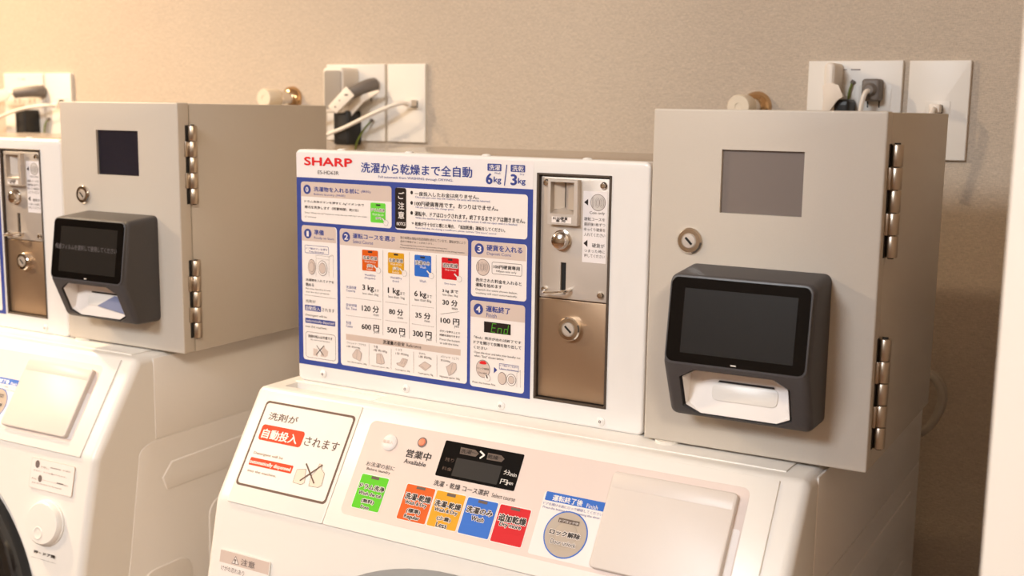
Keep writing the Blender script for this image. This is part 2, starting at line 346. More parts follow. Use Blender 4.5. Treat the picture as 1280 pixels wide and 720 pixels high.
ART['step2']=[
('R','paper',1,0.05248,0.14924,0.19217,0.02102,0.003,0),
('R','header',2,0.05248,0.14924,0.1924,0.13396,0.003,1),
('E','navy',3,0.05995,0.14177,0.00451,0.00451),
('T', 'paper', 4, '2', 0.05791, 0.14418, 0.06198, 0.13921, 0.018, None),
('T', 'navy', 3, '運転コースを選ぶ', 0.06758, 0.14563, 0.11504, 0.14096, 0.018, None),
('T', 'navy', 3, 'Select Course', 0.06768, 0.13971, 0.09068, 0.13653, 0, None),
('T', 'ink', 3, '残り時間は運転の目安時間を表示しています。運転状況により', 0.12101, 0.1465, 0.18959, 0.14392, 0, None),
('T', 'ink', 3, '途中で増減することがあります。', 0.121, 0.14292, 0.15636, 0.14104, 0, None),
('T', 'ink', 3, 'The remaining time shows the approximate driving time.', 0.121, 0.13934, 0.17148, 0.13783, 0, None),
('T', 'ink', 3, 'It may increase or decrease in the middle depending on the driving situation.', 0.12099, 0.13719, 0.18939, 0.13543, 0, None),
('R','orange',2,0.07809,0.13134,0.09613,0.11225,0.0012,0),
('R','yellow',2,0.10719,0.1311,0.12498,0.11203,0.0012,0),
('R','blue',2,0.13628,0.13106,0.15427,0.11192,0.0012,0),
('R','redbtn',2,0.16517,0.13094,0.1832,0.11185,0.0012,0),
('R','ink',3,0.08482,0.13051,0.08971,0.12889,0.0002,0),
('R','ink',3,0.11374,0.13028,0.11851,0.12869,0.0002,0),
('R','ink',3,0.1425,0.12998,0.14745,0.12831,0.0002,0),
('R','ink',3,0.17182,0.13018,0.17649,0.12851,0.0002,0),
('T', 'ink', 4, '洗濯-乾燥', 0.0792, 0.12586, 0.09521, 0.12259, 0.01, 'paper'),
('T', 'paper', 3, 'Wash & Dry', 0.08098, 0.12162, 0.09357, 0.1193, 0, None),
('T', 'ink', 4, '(標準)', 0.08375, 0.11852, 0.09029, 0.11534, 0, 'paper'),
('T', 'paper', 3, 'Regular', 0.0834, 0.11478, 0.09076, 0.11273, 0, None),
('T', 'ink', 4, '洗濯-乾燥', 0.10829, 0.1257, 0.12388, 0.12248, 0.01, 'paper'),
('T', 'paper', 3, 'Wash & Dry', 0.11004, 0.12152, 0.1223, 0.11923, 0, None),
('T', 'ink', 4, '(少量)', 0.11275, 0.11846, 0.11912, 0.11532, 0, 'paper'),
('T', 'paper', 3, 'Less', 0.11242, 0.11478, 0.11959, 0.11275, 0, None),
('T', 'ink', 4, '洗濯のみ', 0.13738, 0.12599, 0.15285, 0.12245, 0.01, 'paper'),
('T', 'paper', 3, 'Wash', 0.14205, 0.12159, 0.14871, 0.11942, 0, None),
('T', 'ink', 4, '追加乾燥', 0.16656, 0.12609, 0.18207, 0.12226, 0.01, 'paper'),
('T', 'paper', 3, 'Dry more', 0.16901, 0.1212, 0.1803, 0.11908, 0, None),
('E','line',4,0.09646,0.1136,0.00283,0.00283),
('E','paper',5,0.09646,0.1136,0.00264,0.00264),
('L','line',4,0.09646,0.1136,0.0916,0.11756,0.0016),
('L','paper',5,0.09646,0.1136,0.0916,0.11756,0.0011),
('E','line',4,0.1253,0.11336,0.0028,0.0028),
('E','paper',5,0.1253,0.11336,0.0026,0.0026),
('L','line',4,0.1253,0.11336,0.12055,0.11727,0.0016),
('L','paper',5,0.1253,0.11336,0.12055,0.11727,0.0011),
('E','line',4,0.15442,0.1136,0.00276,0.00276),
('E','paper',5,0.15442,0.1136,0.00257,0.00257),
('L','line',4,0.15442,0.1136,0.14995,0.1176,0.0016),
('L','paper',5,0.15442,0.1136,0.14995,0.1176,0.0011),
('E','line',4,0.18363,0.11316,0.00271,0.00271),
('E','paper',5,0.18363,0.11316,0.00252,0.00252),
('L','line',4,0.18363,0.11316,0.17882,0.11718,0.0016),
('L','paper',5,0.18363,0.11316,0.17882,0.11718,0.0011),
('T', 'navy', 3, 'Wash&Dry', 0.08089, 0.10926, 0.0935, 0.10714, 0, None),
('T', 'navy', 3, '(Regular)', 0.08087, 0.1066, 0.09283, 0.10443, 0, None),
('T', 'navy', 3, 'Wash&Dry', 0.10968, 0.10943, 0.12244, 0.10699, 0, None),
('T', 'navy', 3, '(Less)', 0.11224, 0.10637, 0.11942, 0.10411, 0, None),
('T', 'navy', 3, 'Wash', 0.14176, 0.10917, 0.14874, 0.10694, 0, None),
('T', 'navy', 3, 'Dry more', 0.16832, 0.10891, 0.18009, 0.10689, 0, None),
('L','line',3,0.10173,0.1324,0.10139,0.05466,0.00025),
('L','line',3,0.13081,0.13259,0.13081,0.0545,0.00025),
('L','line',3,0.15955,0.13217,0.15988,0.05426,0.00025),
('T', 'navy', 3, '洗濯容量', 0.0596, 0.09672, 0.07131, 0.094, 0, None),
('T', 'navy', 3, 'Capacity', 0.05956, 0.09321, 0.07028, 0.09068, 0, None),
('T', 'navy', 3, '目安時間', 0.05943, 0.07994, 0.0715, 0.07733, 0, None),
('T', 'navy', 3, 'Est. Time', 0.05939, 0.07668, 0.07147, 0.07436, 0, None),
('T', 'navy', 3, '料金', 0.05925, 0.06349, 0.0653, 0.06045, 0, None),
('T', 'navy', 3, 'Coins', 0.05922, 0.06008, 0.06662, 0.05761, 0, None),
('T', 'ink', 3, '3 kg', 0.07833, 0.09918, 0.09113, 0.09286, 0.018, None),
('T', 'ink', 3, '1 kg', 0.10724, 0.09909, 0.12004, 0.09263, 0.018, None),
('T', 'ink', 3, '6 kg', 0.13631, 0.09871, 0.14909, 0.09249, 0.018, None),
('T', 'ink', 3, '3 kg まで', 0.16623, 0.10309, 0.18254, 0.09974, 0.018, None),
('T', 'ink', 3, '30 分', 0.16643, 0.09414, 0.18203, 0.08886, 0.018, None),
('T', 'ink', 3, '100 円', 0.16453, 0.07773, 0.18395, 0.07243, 0.018, None),
('T', 'ink', 3, '120 分', 0.07769, 0.08063, 0.09692, 0.0745, 0.018, None),
('T', 'ink', 3, '80 分', 0.10847, 0.08031, 0.12383, 0.07459, 0.018, None),
('T', 'ink', 3, '35 分', 0.13742, 0.07991, 0.15348, 0.07438, 0.018, None),
('T', 'ink', 3, '600 円', 0.07722, 0.06307, 0.097, 0.0574, 0.018, None),
('T', 'ink', 3, '500 円', 0.10647, 0.0631, 0.12589, 0.05738, 0.018, None),
('T', 'ink', 3, '300 円', 0.13476, 0.06311, 0.15477, 0.0572, 0.018, None),
('T', 'ink', 3, 'まで', 0.09213, 0.09615, 0.09685, 0.09366, 0, None),
('T', 'ink', 3, 'less than 3kg', 0.07861, 0.09198, 0.09634, 0.08963, 0, None),
('T', 'ink', 3, 'まで', 0.12084, 0.09638, 0.12591, 0.09344, 0, None),
('T', 'ink', 3, 'less than 1kg', 0.1077, 0.09201, 0.12559, 0.08922, 0, None),
('T', 'ink', 3, 'まで', 0.15001, 0.09646, 0.15511, 0.09358, 0, None),
('T', 'ink', 3, 'less than 6kg', 0.13663, 0.0921, 0.15451, 0.08913, 0, None),
('T', 'ink', 3, 'less than 3kg', 0.1664, 0.09901, 0.18227, 0.09666, 0, None),
('T', 'ink', 3, 'min', 0.17632, 0.08804, 0.1819, 0.08565, 0, None),
('T', 'ink', 3, 'yen', 0.17869, 0.07174, 0.18368, 0.06945, 0, None),
('T', 'ink', 3, 'min', 0.09086, 0.07362, 0.09658, 0.0714, 0, None),
('T', 'ink', 3, 'min', 0.11793, 0.07372, 0.12367, 0.07154, 0, None),
('T', 'ink', 3, 'min', 0.14727, 0.07373, 0.15287, 0.07159, 0, None),
('T', 'ink', 3, 'yen', 0.09093, 0.05727, 0.09698, 0.05471, 0, None),
('T', 'ink', 3, 'yen', 0.12046, 0.05705, 0.12589, 0.05447, 0, None),
('T', 'ink', 3, 'yen', 0.14919, 0.0567, 0.15478, 0.05433, 0, None),
('L','line',3,0.16452,0.08044,0.18356,0.08454,0.0003),
('D','line',3,0.06016,0.0857,0.09876,0.08534,22,0.00035),
('D','line',3,0.05998,0.06873,0.09869,0.06868,22,0.00035),
('D','line',3,0.10493,0.08553,0.12797,0.08525,14,0.00035),
('D','line',3,0.13412,0.08533,0.15652,0.08506,14,0.00035),
('D','line',3,0.10487,0.06866,0.12796,0.06857,14,0.00035),
('D','line',3,0.13413,0.06856,0.15659,0.06808,14,0.00035),
('T', 'ink', 3, 'ボタンを押すことで', 0.16352, 0.06636, 0.18477, 0.06444, 0.012, None),
('T', 'ink', 3, '時間を追加できます', 0.16353, 0.06286, 0.18479, 0.06097, 0.012, None),
('T', 'ink', 3, 'Press the button', 0.16355, 0.05897, 0.18483, 0.05712, 0, None),
('T', 'ink', 3, 'to add the time.', 0.16357, 0.05572, 0.1838, 0.05378, 0, None),
('R','tan',2,0.05888,0.05116,0.18553,0.04557,0.0001,0),
('T', 'ink', 3, '洗濯量の目安', 0.1014, 0.05012, 0.12535, 0.04667, 0.015, None),
('T', 'ink', 3, 'Reference', 0.12785, 0.0498, 0.14364, 0.04692, 0, None),
('L','line',3,0.08553,0.04494,0.08539,0.02439,0.00025),
('L','line',3,0.11066,0.04353,0.1106,0.02408,0.00025),
('L','line',3,0.13544,0.04313,0.13545,0.02372,0.00025),
('L','line',3,0.16063,0.04313,0.16072,0.0234,0.00025),
('T', 'ink', 3, 'ワイシャツ・ブラウス', 0.05978, 0.04413, 0.08195, 0.04182, 0, None),
('T', 'ink', 3, '1枚 約200g', 0.05974, 0.04051, 0.07537, 0.03843, 0, None),
('T', 'ink', 3, '下着', 0.0906, 0.04408, 0.09552, 0.04157, 0, None),
('T', 'ink', 3, '1枚 約100g', 0.09058, 0.04089, 0.10601, 0.0382, 0, None),
('T', 'ink', 3, 'くつ下', 0.11562, 0.04411, 0.12272, 0.04181, 0, None),
('T', 'ink', 3, '1足 約50g', 0.11561, 0.04059, 0.12989, 0.03811, 0, None),
('T', 'ink', 3, 'タオル', 0.14118, 0.04362, 0.14834, 0.04156, 0, None),
('T', 'ink', 3, '1枚 約70g', 0.14118, 0.0408, 0.15502, 0.03796, 0, None),
('T', 'ink', 3, 'パジャマ（上下）', 0.1647, 0.04362, 0.18373, 0.0413, 0, None),
('T', 'ink', 3, '約500g', 0.16471, 0.04027, 0.17478, 0.03779, 0, None),
('T', 'ink', 3, 'Shirt, Blouse approx. 200g', 0.06019, 0.02586, 0.08266, 0.02405, 0, None),
('T', 'ink', 3, 'Underwear approx. 100g', 0.08777, 0.02537, 0.10828, 0.02379, 0, None),
('T', 'ink', 3, 'Socks approx. 50g', 0.11523, 0.02544, 0.13126, 0.02347, 0, None),
('T', 'ink', 3, 'Towel approx. 70g', 0.1403, 0.02529, 0.15651, 0.02313, 0, None),
('T', 'ink', 3, 'Nightwear approx. 500g', 0.16369, 0.02547, 0.18495, 0.02312, 0, None),
('P','header',4,[(0.06631,0.03248),(0.07057,0.03767),(0.07357,0.03803),(0.07713,0.03475),(0.07589,0.02876),(0.07468,0.02735),(0.06689,0.02962)]),
('L','line',5,0.06631,0.03248,0.07057,0.03767,0.00025),
('L','line',5,0.07057,0.03767,0.07357,0.03803,0.00025),
('L','line',5,0.07357,0.03803,0.07713,0.03475,0.00025),
('L','line',5,0.07713,0.03475,0.07589,0.02876,0.00025),
('L','line',5,0.07589,0.02876,0.07468,0.02735,0.00025),
('L','line',5,0.07468,0.02735,0.06689,0.02962,0.00025),
('L','line',5,0.06689,0.02962,0.06631,0.03248,0.00025),
('P','header',4,[(0.09432,0.03632),(0.09959,0.03715),(0.10134,0.03476),(0.10329,0.02875),(0.09955,0.02732),(0.09404,0.0276)]),
('L','line',5,0.09432,0.03632,0.09959,0.03715,0.00025),
('L','line',5,0.09959,0.03715,0.10134,0.03476,0.00025),
('L','line',5,0.10134,0.03476,0.10329,0.02875,0.00025),
('L','line',5,0.10329,0.02875,0.09955,0.02732,0.00025),
('L','line',5,0.09955,0.02732,0.09404,0.0276,0.00025),
('L','line',5,0.09404,0.0276,0.09432,0.03632,0.00025),
('P','header',4,[(0.11674,0.03041),(0.12042,0.03134),(0.12328,0.03579),(0.12898,0.03525),(0.12727,0.03124),(0.12442,0.02755),(0.11754,0.02908)]),
('L','line',5,0.11674,0.03041,0.12042,0.03134,0.00025),
('L','line',5,0.12042,0.03134,0.12328,0.03579,0.00025),
('L','line',5,0.12328,0.03579,0.12898,0.03525,0.00025),
('L','line',5,0.12898,0.03525,0.12727,0.03124,0.00025),
('L','line',5,0.12727,0.03124,0.12442,0.02755,0.00025),
('L','line',5,0.12442,0.02755,0.11754,0.02908,0.00025),
('L','line',5,0.11754,0.02908,0.11674,0.03041,0.00025),
('P','header',4,[(0.14108,0.03106),(0.14791,0.03568),(0.15482,0.03278),(0.14815,0.02752)]),
('L','line',5,0.14108,0.03106,0.14791,0.03568,0.00025),
('L','line',5,0.14791,0.03568,0.15482,0.03278,0.00025),
('L','line',5,0.15482,0.03278,0.14815,0.02752,0.00025),
('L','line',5,0.14815,0.02752,0.14108,0.03106,0.00025),
('P','header',4,[(0.17055,0.03382),(0.17349,0.03558),(0.17673,0.0383),(0.18106,0.03792),(0.18131,0.03285),(0.17788,0.0287),(0.17354,0.02609)]),
('L','line',5,0.17055,0.03382,0.17349,0.03558,0.00025),
('L','line',5,0.17349,0.03558,0.17673,0.0383,0.00025),
('L','line',5,0.17673,0.0383,0.18106,0.03792,0.00025),
('L','line',5,0.18106,0.03792,0.18131,0.03285,0.00025),
('L','line',5,0.18131,0.03285,0.17788,0.0287,0.00025),
('L','line',5,0.17788,0.0287,0.17354,0.02609,0.00025),
('L','line',5,0.17354,0.02609,0.17055,0.03382,0.00025),
('L','line',5,0.07201,0.03706,0.07109,0.02866,0.0002),
('L','line',5,0.09842,0.03633,0.09955,0.02828,0.0002),
('L','line',5,0.125,0.03524,0.12213,0.03013,0.0002),
('L','line',5,0.12728,0.03523,0.12499,0.03048,0.0002),
('L','line',5,0.14367,0.0311,0.14815,0.02912,0.0002),
('L','line',5,0.17728,0.03745,0.17516,0.02835,0.0002),
]
ART['step3']=[
('R','paper',1,0.1958,0.14789,0.25071,0.09962,0.003,0),
('R','header',2,0.1958,0.14789,0.24984,0.13381,0.003,1),
('E','navy',3,0.20378,0.1411,0.00466,0.00466),
('T', 'paper', 4, '3', 0.20214, 0.14351, 0.20578, 0.13834, 0.018, None),
('T', 'navy', 3, '硬貨を入れる', 0.21131, 0.1453, 0.24605, 0.14011, 0.018, None),
('T', 'navy', 3, 'Deposit Coins', 0.21156, 0.13907, 0.23542, 0.13585, 0, None),
('E','line',3,0.20762,0.12531,0.00683,0.00719),
('E','header',4,0.20762,0.12531,0.0064,0.00674),
('T', 'line', 5, '100', 0.20283, 0.12938, 0.21222, 0.122, 0.02, None),
('T', 'header', 6, '100', 0.20283, 0.12938, 0.21222, 0.122, -0.014, None),
('O','line',2,0.21655,0.13099,0.24621,0.12059,0.0015,0.0004),
('T', 'ink', 3, '100円硬貨専用', 0.21843, 0.1287, 0.24398, 0.12538, 0.015, None),
('T', 'ink', 3, '100yen coin only', 0.22105, 0.12433, 0.24084, 0.12195, 0, None),
('T', 'ink', 3, '表示された料金を入れると', 0.20045, 0.11594, 0.24592, 0.11272, 0.012, None),
('T', 'ink', 3, '運転を始めます', 0.20049, 0.11162, 0.22682, 0.10842, 0.012, None),
('T', 'ink', 3, 'Deposit the coins shown below,', 0.20054, 0.10683, 0.24216, 0.10473, 0, None),
('T', 'ink', 3, 'washing will start automatically.', 0.20057, 0.10373, 0.24221, 0.10169, 0, None),
]
ART['step4']=[
('R','paper',1,0.19543,0.09621,0.24973,0.02003,0.003,0),
('R','header',2,0.19543,0.09621,0.24964,0.08162,0.003,1),
('E','navy',3,0.20347,0.08878,0.00479,0.00479),
('T', 'paper', 4, '4', 0.20138, 0.09135, 0.20555, 0.08608, 0.018, None),
('T', 'navy', 3, '運転終了', 0.21132, 0.0927, 0.23513, 0.08732, 0.018, None),
('T', 'navy', 3, 'Finish', 0.21168, 0.08645, 0.22188, 0.08271, 0, None),
('R','black',2,0.20929,0.07876,0.23598,0.06932,0.0003,0),
('L','ledgreen',3,0.2179,0.07765,0.21668,0.07021,0.00055),
('L','ledgreen',3,0.2179,0.07765,0.22151,0.07765,0.00055),
('L','ledgreen',3,0.21736,0.07394,0.22084,0.07393,0.00055),
('L','ledgreen',3,0.21668,0.07021,0.22031,0.07023,0.00055),
('L','ledgreen',3,0.22373,0.07412,0.22306,0.07015,0.00055),
('L','ledgreen',3,0.22373,0.07412,0.22718,0.07399,0.00055),
('L','ledgreen',3,0.22718,0.07399,0.22652,0.07015,0.00055),
('L','ledgreen',3,0.23386,0.07771,0.23254,0.07007,0.00055),
('L','ledgreen',3,0.22991,0.07404,0.23334,0.07403,0.00055),
('L','ledgreen',3,0.22991,0.07404,0.22925,0.07008,0.00055),
('L','ledgreen',3,0.22925,0.07008,0.23254,0.07007,0.00055),
('T', 'ink', 3, '「End」表示が出れば終了です', 0.19944, 0.06526, 0.24644, 0.06276, 0.012, None),
('T', 'ink', 3, 'ドアを開けて衣類を取り出して', 0.19904, 0.061, 0.24653, 0.05803, 0.012, None),
('T', 'ink', 3, 'ください', 0.19908, 0.05628, 0.21281, 0.05368, 0.012, None),
('T', 'ink', 3, 'Open the door and take your laundry out', 0.19957, 0.05173, 0.24597, 0.04921, 0, None),
('T', 'ink', 3, 'when "End" shown below.', 0.19961, 0.04866, 0.22988, 0.04661, 0, None),
('E','line',3,0.20875,0.03685,0.00713,0.00792),
('E','header',4,0.20875,0.03685,0.00667,0.00741),
('P','red',5,[(0.20486,0.04162),(0.20676,0.04364),(0.21043,0.04397),(0.2128,0.04209),(0.21105,0.04085),(0.20635,0.04078)]),
('T', 'ink', 5, 'ロック解除', 0.20283, 0.03803, 0.21492, 0.03598, 0, None),
('T', 'ink', 5, 'Door unlock', 0.2042, 0.0341, 0.21306, 0.03242, 0, None),
('E','line',4,0.21339,0.02926,0.003,0.003),
('E','paper',5,0.21339,0.02926,0.00281,0.00281),
('L','line',4,0.21339,0.02926,0.21203,0.03254,0.0016),
('L','paper',5,0.21339,0.02926,0.21203,0.03254,0.0011),
('P','navy',2,[(0.21984,0.03991),(0.22321,0.03754),(0.21962,0.03415)]),
('O','navy',2,0.22501,0.04373,0.2443,0.03858,0.0003,0.0004),
('T', 'navy', 3, 'ドア開ボタンを押す', 0.22603, 0.04297, 0.2434, 0.04136, 0, None),
('T', 'navy', 3, 'Press the button', 0.2268, 0.0399, 0.24331, 0.03871, 0, None),
('E','line',3,0.22809,0.0308,0.00418,0.00557),
('E','header',4,0.22809,0.0308,0.0038,0.00507),
('E','line',3,0.2373,0.03074,0.00477,0.0053),
('E','paper',4,0.2373,0.03074,0.00431,0.00479),
('E','line',5,0.2373,0.03074,0.00318,0.00353),
('E','header',6,0.2373,0.03074,0.00284,0.00315),
('L','line',3,0.23205,0.03575,0.2322,0.02563,0.0002),
('L','line',3,0.24262,0.03711,0.24282,0.02515,0.0002),
('L','line',3,0.24612,0.04007,0.24637,0.02538,0.0002),
('L','line',3,0.24262,0.03711,0.24612,0.04007,0.0002),
('T', 'ink', 3, 'Press the button first', 0.19806, 0.02493, 0.22151, 0.0233, 0, None),
]
ART['coinlabel']=[
('E','line',2,0.31478,0.18622,0.00679,0.00679),
('E','coin',3,0.31478,0.18622,0.00634,0.00634),
('T', 'line', 4, '100', 0.30995, 0.19006, 0.31992, 0.18226, 0.02, None),
('T', 'coin', 5, '100', 0.30995, 0.19006, 0.31992, 0.18226, -0.012, None),
('P','ink',2,[(0.30226,0.18587),(0.30592,0.1888),(0.30589,0.18347)]),
('T', 'ink', 3, 'Coin only', 0.30754, 0.179, 0.32093, 0.17612, 0, None),
('T', 'ink', 3, '運転コースを', 0.30256, 0.17399, 0.3214, 0.1713, 0, None),
('T', 'ink', 3, '選択後1枚ずつ', 0.30267, 0.16971, 0.32169, 0.16707, 0, None),
('T', 'ink', 3, 'ゆっくり硬貨を', 0.30278, 0.16558, 0.32181, 0.16283, 0, None),
('T', 'ink', 3, '入れてください', 0.30289, 0.16145, 0.32177, 0.15857, 0, None),
('T', 'ink', 3, '硬貨が', 0.31026, 0.1532, 0.32152, 0.14972, 0, None),
('T', 'ink', 3, 'つまった時に', 0.30323, 0.14809, 0.32197, 0.14548, 0, None),
('T', 'ink', 3, '押してください', 0.30333, 0.14424, 0.32192, 0.1415, 0, None),
('P','ink',2,[(0.30243,0.15265),(0.30611,0.15568),(0.30609,0.14984)]),
]
ART['slotlabel']=[
('T', 'ink', 3, '¥100硬貨', 0.27696, 0.17342, 0.29044, 0.17082, 0.012, None),
('T', 'ink', 3, '専 用', 0.27964, 0.1711, 0.28823, 0.16899, 0.012, None),
]
ART['detnotice']=[
('T', 'brown', 3, '洗剤が', 0.01018, -0.0239, 0.04429, -0.03116, 0.008, None),
('R','orangered',2,0.00722,-0.03609,0.05752,-0.05107,0.003,0),
('T', 'white', 3, '自動投入', 0.01047, -0.04002, 0.05166, -0.04882, 0.018, None),
('T', 'brown', 3, 'されます', 0.05999, -0.03953, 0.09872, -0.04804, 0.006, None),
('T', 'palebrown', 3, 'Detergent will be', 0.00897, -0.0623, 0.04359, -0.06542, 0.01, None),
('R','orangered',2,0.00781,-0.06797,0.05806,-0.07531,0.001,0),
('T', 'white', 3, 'automatically dispensed', 0.00865, -0.07018, 0.05612, -0.07442, 0.016, None),
('T', 'palebrown', 3, 'into the machine.', 0.00953, -0.07908, 0.04352, -0.08144, 0.01, None),
('P','cream',3,[(0.06308,-0.07055),(0.07248,-0.06836),(0.07619,-0.08046),(0.07295,-0.08278),(0.06361,-0.08221)]),
('L','brown',4,0.06308,-0.07055,0.07248,-0.06836,0.0003),
('L','brown',4,0.07248,-0.06836,0.07619,-0.08046,0.0003),
('L','brown',4,0.07619,-0.08046,0.07295,-0.08278,0.0003),
('L','brown',4,0.07295,-0.08278,0.06361,-0.08221,0.0003),
('L','brown',4,0.06361,-0.08221,0.06308,-0.07055,0.0003),
('P','cream',3,[(0.08424,-0.06734),(0.08485,-0.06146),(0.08783,-0.06147),(0.08875,-0.0655),(0.09373,-0.06914),(0.09495,-0.07964),(0.09175,-0.08194),(0.08176,-0.08239),(0.08055,-0.07393)]),
('L','brown',4,0.08424,-0.06734,0.08485,-0.06146,0.0003),
('L','brown',4,0.08485,-0.06146,0.08783,-0.06147,0.0003),
('L','brown',4,0.08783,-0.06147,0.08875,-0.0655,0.0003),
('L','brown',4,0.08875,-0.0655,0.09373,-0.06914,0.0003),
('L','brown',4,0.09373,-0.06914,0.09495,-0.07964,0.0003),
('L','brown',4,0.09495,-0.07964,0.09175,-0.08194,0.0003),
('L','brown',4,0.09175,-0.08194,0.08176,-0.08239,0.0003),
('L','brown',4,0.08176,-0.08239,0.08055,-0.07393,0.0003),
('L','brown',4,0.08055,-0.07393,0.08424,-0.06734,0.0003),
('L','brown',5,0.07091,-0.06389,0.08621,-0.07898,0.0014),
('L','brown',5,0.08831,-0.06209,0.07075,-0.07935,0.0014),
]
ART['overlay']=[
('T', 'ink', 3, '営業中', 0.16877, -0.03345, 0.19377, -0.04031, 0.015, None),
('T', 'ink', 3, 'Available', 0.16908, -0.04199, 0.19135, -0.04584, 0.01, None),
('T', 'ink', 3, 'お洗濯の前に', 0.13272, -0.05046, 0.16263, -0.05445, 0, None),
('T', 'ink', 3, 'Before laundry', 0.13482, -0.05555, 0.15961, -0.05855, 0, None),
('T', 'ink', 3, '洗濯・乾燥 コース選択', 0.20444, -0.05443, 0.25758, -0.05914, 0.008, None),
('T', 'ink', 3, 'Select course', 0.26069, -0.05538, 0.28239, -0.05893, 0, None),
]
ART['powerbtn']=[
('T', 'header', 3, '電源入', 0.14288, -0.02966, 0.15401, -0.0327, 0, None),
]
ART['lcd']=[
('P','lcdgrey',2,[(0.21919,-0.02342),(0.23372,-0.02372),(0.2376,-0.02617),(0.23565,-0.02921),(0.21994,-0.02917)]),
('T', 'black', 4, '洗濯', 0.22028, -0.02461, 0.23071, -0.02811, 0.01, None),
('T', 'black', 4, 'Wash', 0.23089, -0.02556, 0.23657, -0.02692, 0, None),
('L','white',3,0.23859,-0.02406,0.24313,-0.02658,0.0014),
('L','white',3,0.24313,-0.02658,0.2401,-0.02961,0.0014),
('P','lcdgrey',2,[(0.24588,-0.02399),(0.25868,-0.02412),(0.26244,-0.02654),(0.26051,-0.02954),(0.24635,-0.02969)]),
('T', 'black', 4, '乾燥', 0.24692, -0.02516, 0.25657, -0.0285, 0.01, None),
('T', 'black', 4, 'Dry', 0.25677, -0.02598, 0.26057, -0.02724, 0, None),
('R','lcdscreen',2,0.21865,-0.0329,0.26233,-0.04852,0.0003,0),
('T', 'lcddim', 3, '残り', 0.20811, -0.03431, 0.21679, -0.0375, 0, None),
('T', 'lcddim', 3, '料金', 0.20789, -0.04217, 0.21738, -0.04516, 0, None),
('T', 'white', 3, '分', 0.26528, -0.03498, 0.27142, -0.03898, 0, None),
('T', 'white', 3, 'min', 0.27118, -0.03639, 0.27756, -0.03939, 0, None),
('T', 'white', 3, '円', 0.26484, -0.04298, 0.27122, -0.04708, 0, None),
('T', 'white', 3, 'yen', 0.27092, -0.04433, 0.27651, -0.04742, 0, None),
]
ART['b_green']=[
('R','lcdgrey',2,0.14283,-0.06234,0.15093,-0.06487,0.0003,0),
('T', 'ink', 4, 'ドラム洗浄', 0.13407, -0.06991, 0.15985, -0.07427, 0.03, 'paper'),
('T', 'ink', 4, 'Wash the tub', 0.13535, -0.07643, 0.15917, -0.07948, 0.03, 'paper'),
('T', 'ink', 4, '(無料)', 0.14073, -0.08255, 0.15359, -0.08639, 0.03, 'paper'),
('T', 'ink', 4, 'Free', 0.14212, -0.08818, 0.15052, -0.09088, 0.03, 'paper'),
]
ART['b_orange']=[
('R','lcdgrey',2,0.18994,-0.06288,0.19866,-0.06515,0.0003,0),
('T', 'ink', 4, '洗濯-乾燥', 0.18168, -0.06964, 0.20727, -0.07503, 0.03, 'paper'),
('T', 'ink', 4, 'Wash & Dry', 0.1835, -0.07607, 0.20482, -0.07968, 0.03, 'paper'),
('T', 'ink', 4, '(標準)', 0.18762, -0.08202, 0.20085, -0.08615, 0.03, 'paper'),
('T', 'ink', 4, 'Regular', 0.18698, -0.08732, 0.20191, -0.09124, 0.03, 'paper'),
]
ART['b_yellow']=[
('R','lcdgrey',2,0.2204,-0.06304,0.22875,-0.06566,0.0003,0),
('T', 'ink', 4, '洗濯-乾燥', 0.21171, -0.07038, 0.2368, -0.07543, 0.03, 'paper'),
('T', 'ink', 4, 'Wash & Dry', 0.21314, -0.07657, 0.2353, -0.0802, 0.03, 'paper'),
('T', 'ink', 4, '(少量)', 0.21788, -0.08284, 0.23118, -0.0866, 0.03, 'paper'),
('T', 'ink', 4, 'Less', 0.21909, -0.08786, 0.22922, -0.09182, 0.03, 'paper'),
]
ART['b_blue']=[
('R','lcdgrey',2,0.25064,-0.06343,0.25922,-0.06573,0.0003,0),
('T', 'ink', 4, '洗濯のみ', 0.24223, -0.06971, 0.26673, -0.07482, 0.03, 'paper'),
('T', 'ink', 4, 'Wash', 0.24899, -0.07679, 0.26056, -0.08044, 0.03, 'paper'),
]
ART['b_red']=[
('R','lcdgrey',2,0.28126,-0.06356,0.28955,-0.06581,0.0003,0),
('T', 'ink', 4, '追加乾燥', 0.27285, -0.07032, 0.29772, -0.076, 0.03, 'paper'),
('T', 'ink', 4, 'Dry more', 0.27539, -0.0766, 0.2946, -0.08058, 0.03, 'paper'),
]
ART['finish']=[
('R','bannerblue',2,0.30752,-0.04529,0.35971,-0.05242,0.0008,0),
('T', 'white', 3, '運転終了後', 0.31414, -0.04702, 0.34032, -0.05167, 0.015, None),
('T', 'white', 3, 'Finish', 0.34394, -0.04873, 0.35348, -0.05203, 0, None),
('T', 'navy', 3, 'ドアを開ける前にロック解除してください', 0.30731, -0.05371, 0.35874, -0.0561, 0, None),
('T', 'navy', 3, 'Press the button before opening the door.', 0.30783, -0.05705, 0.3578, -0.05929, 0, None),
]
ART['unlock']=[
('R','lcdgrey',2,0.3243,-0.06377,0.34223,-0.06727,0.0003,0),
('T', 'paper', 3, 'ドアロック中', 0.32534, -0.06485, 0.3414, -0.0668, 0.005, None),
('T', 'ink', 4, 'ロック解除', 0.31989, -0.07331, 0.3458, -0.07745, 0.035, 'paper'),
('T', 'ink', 4, 'Door unlock', 0.32257, -0.08075, 0.34408, -0.08423, 0.012, 'paper'),
]
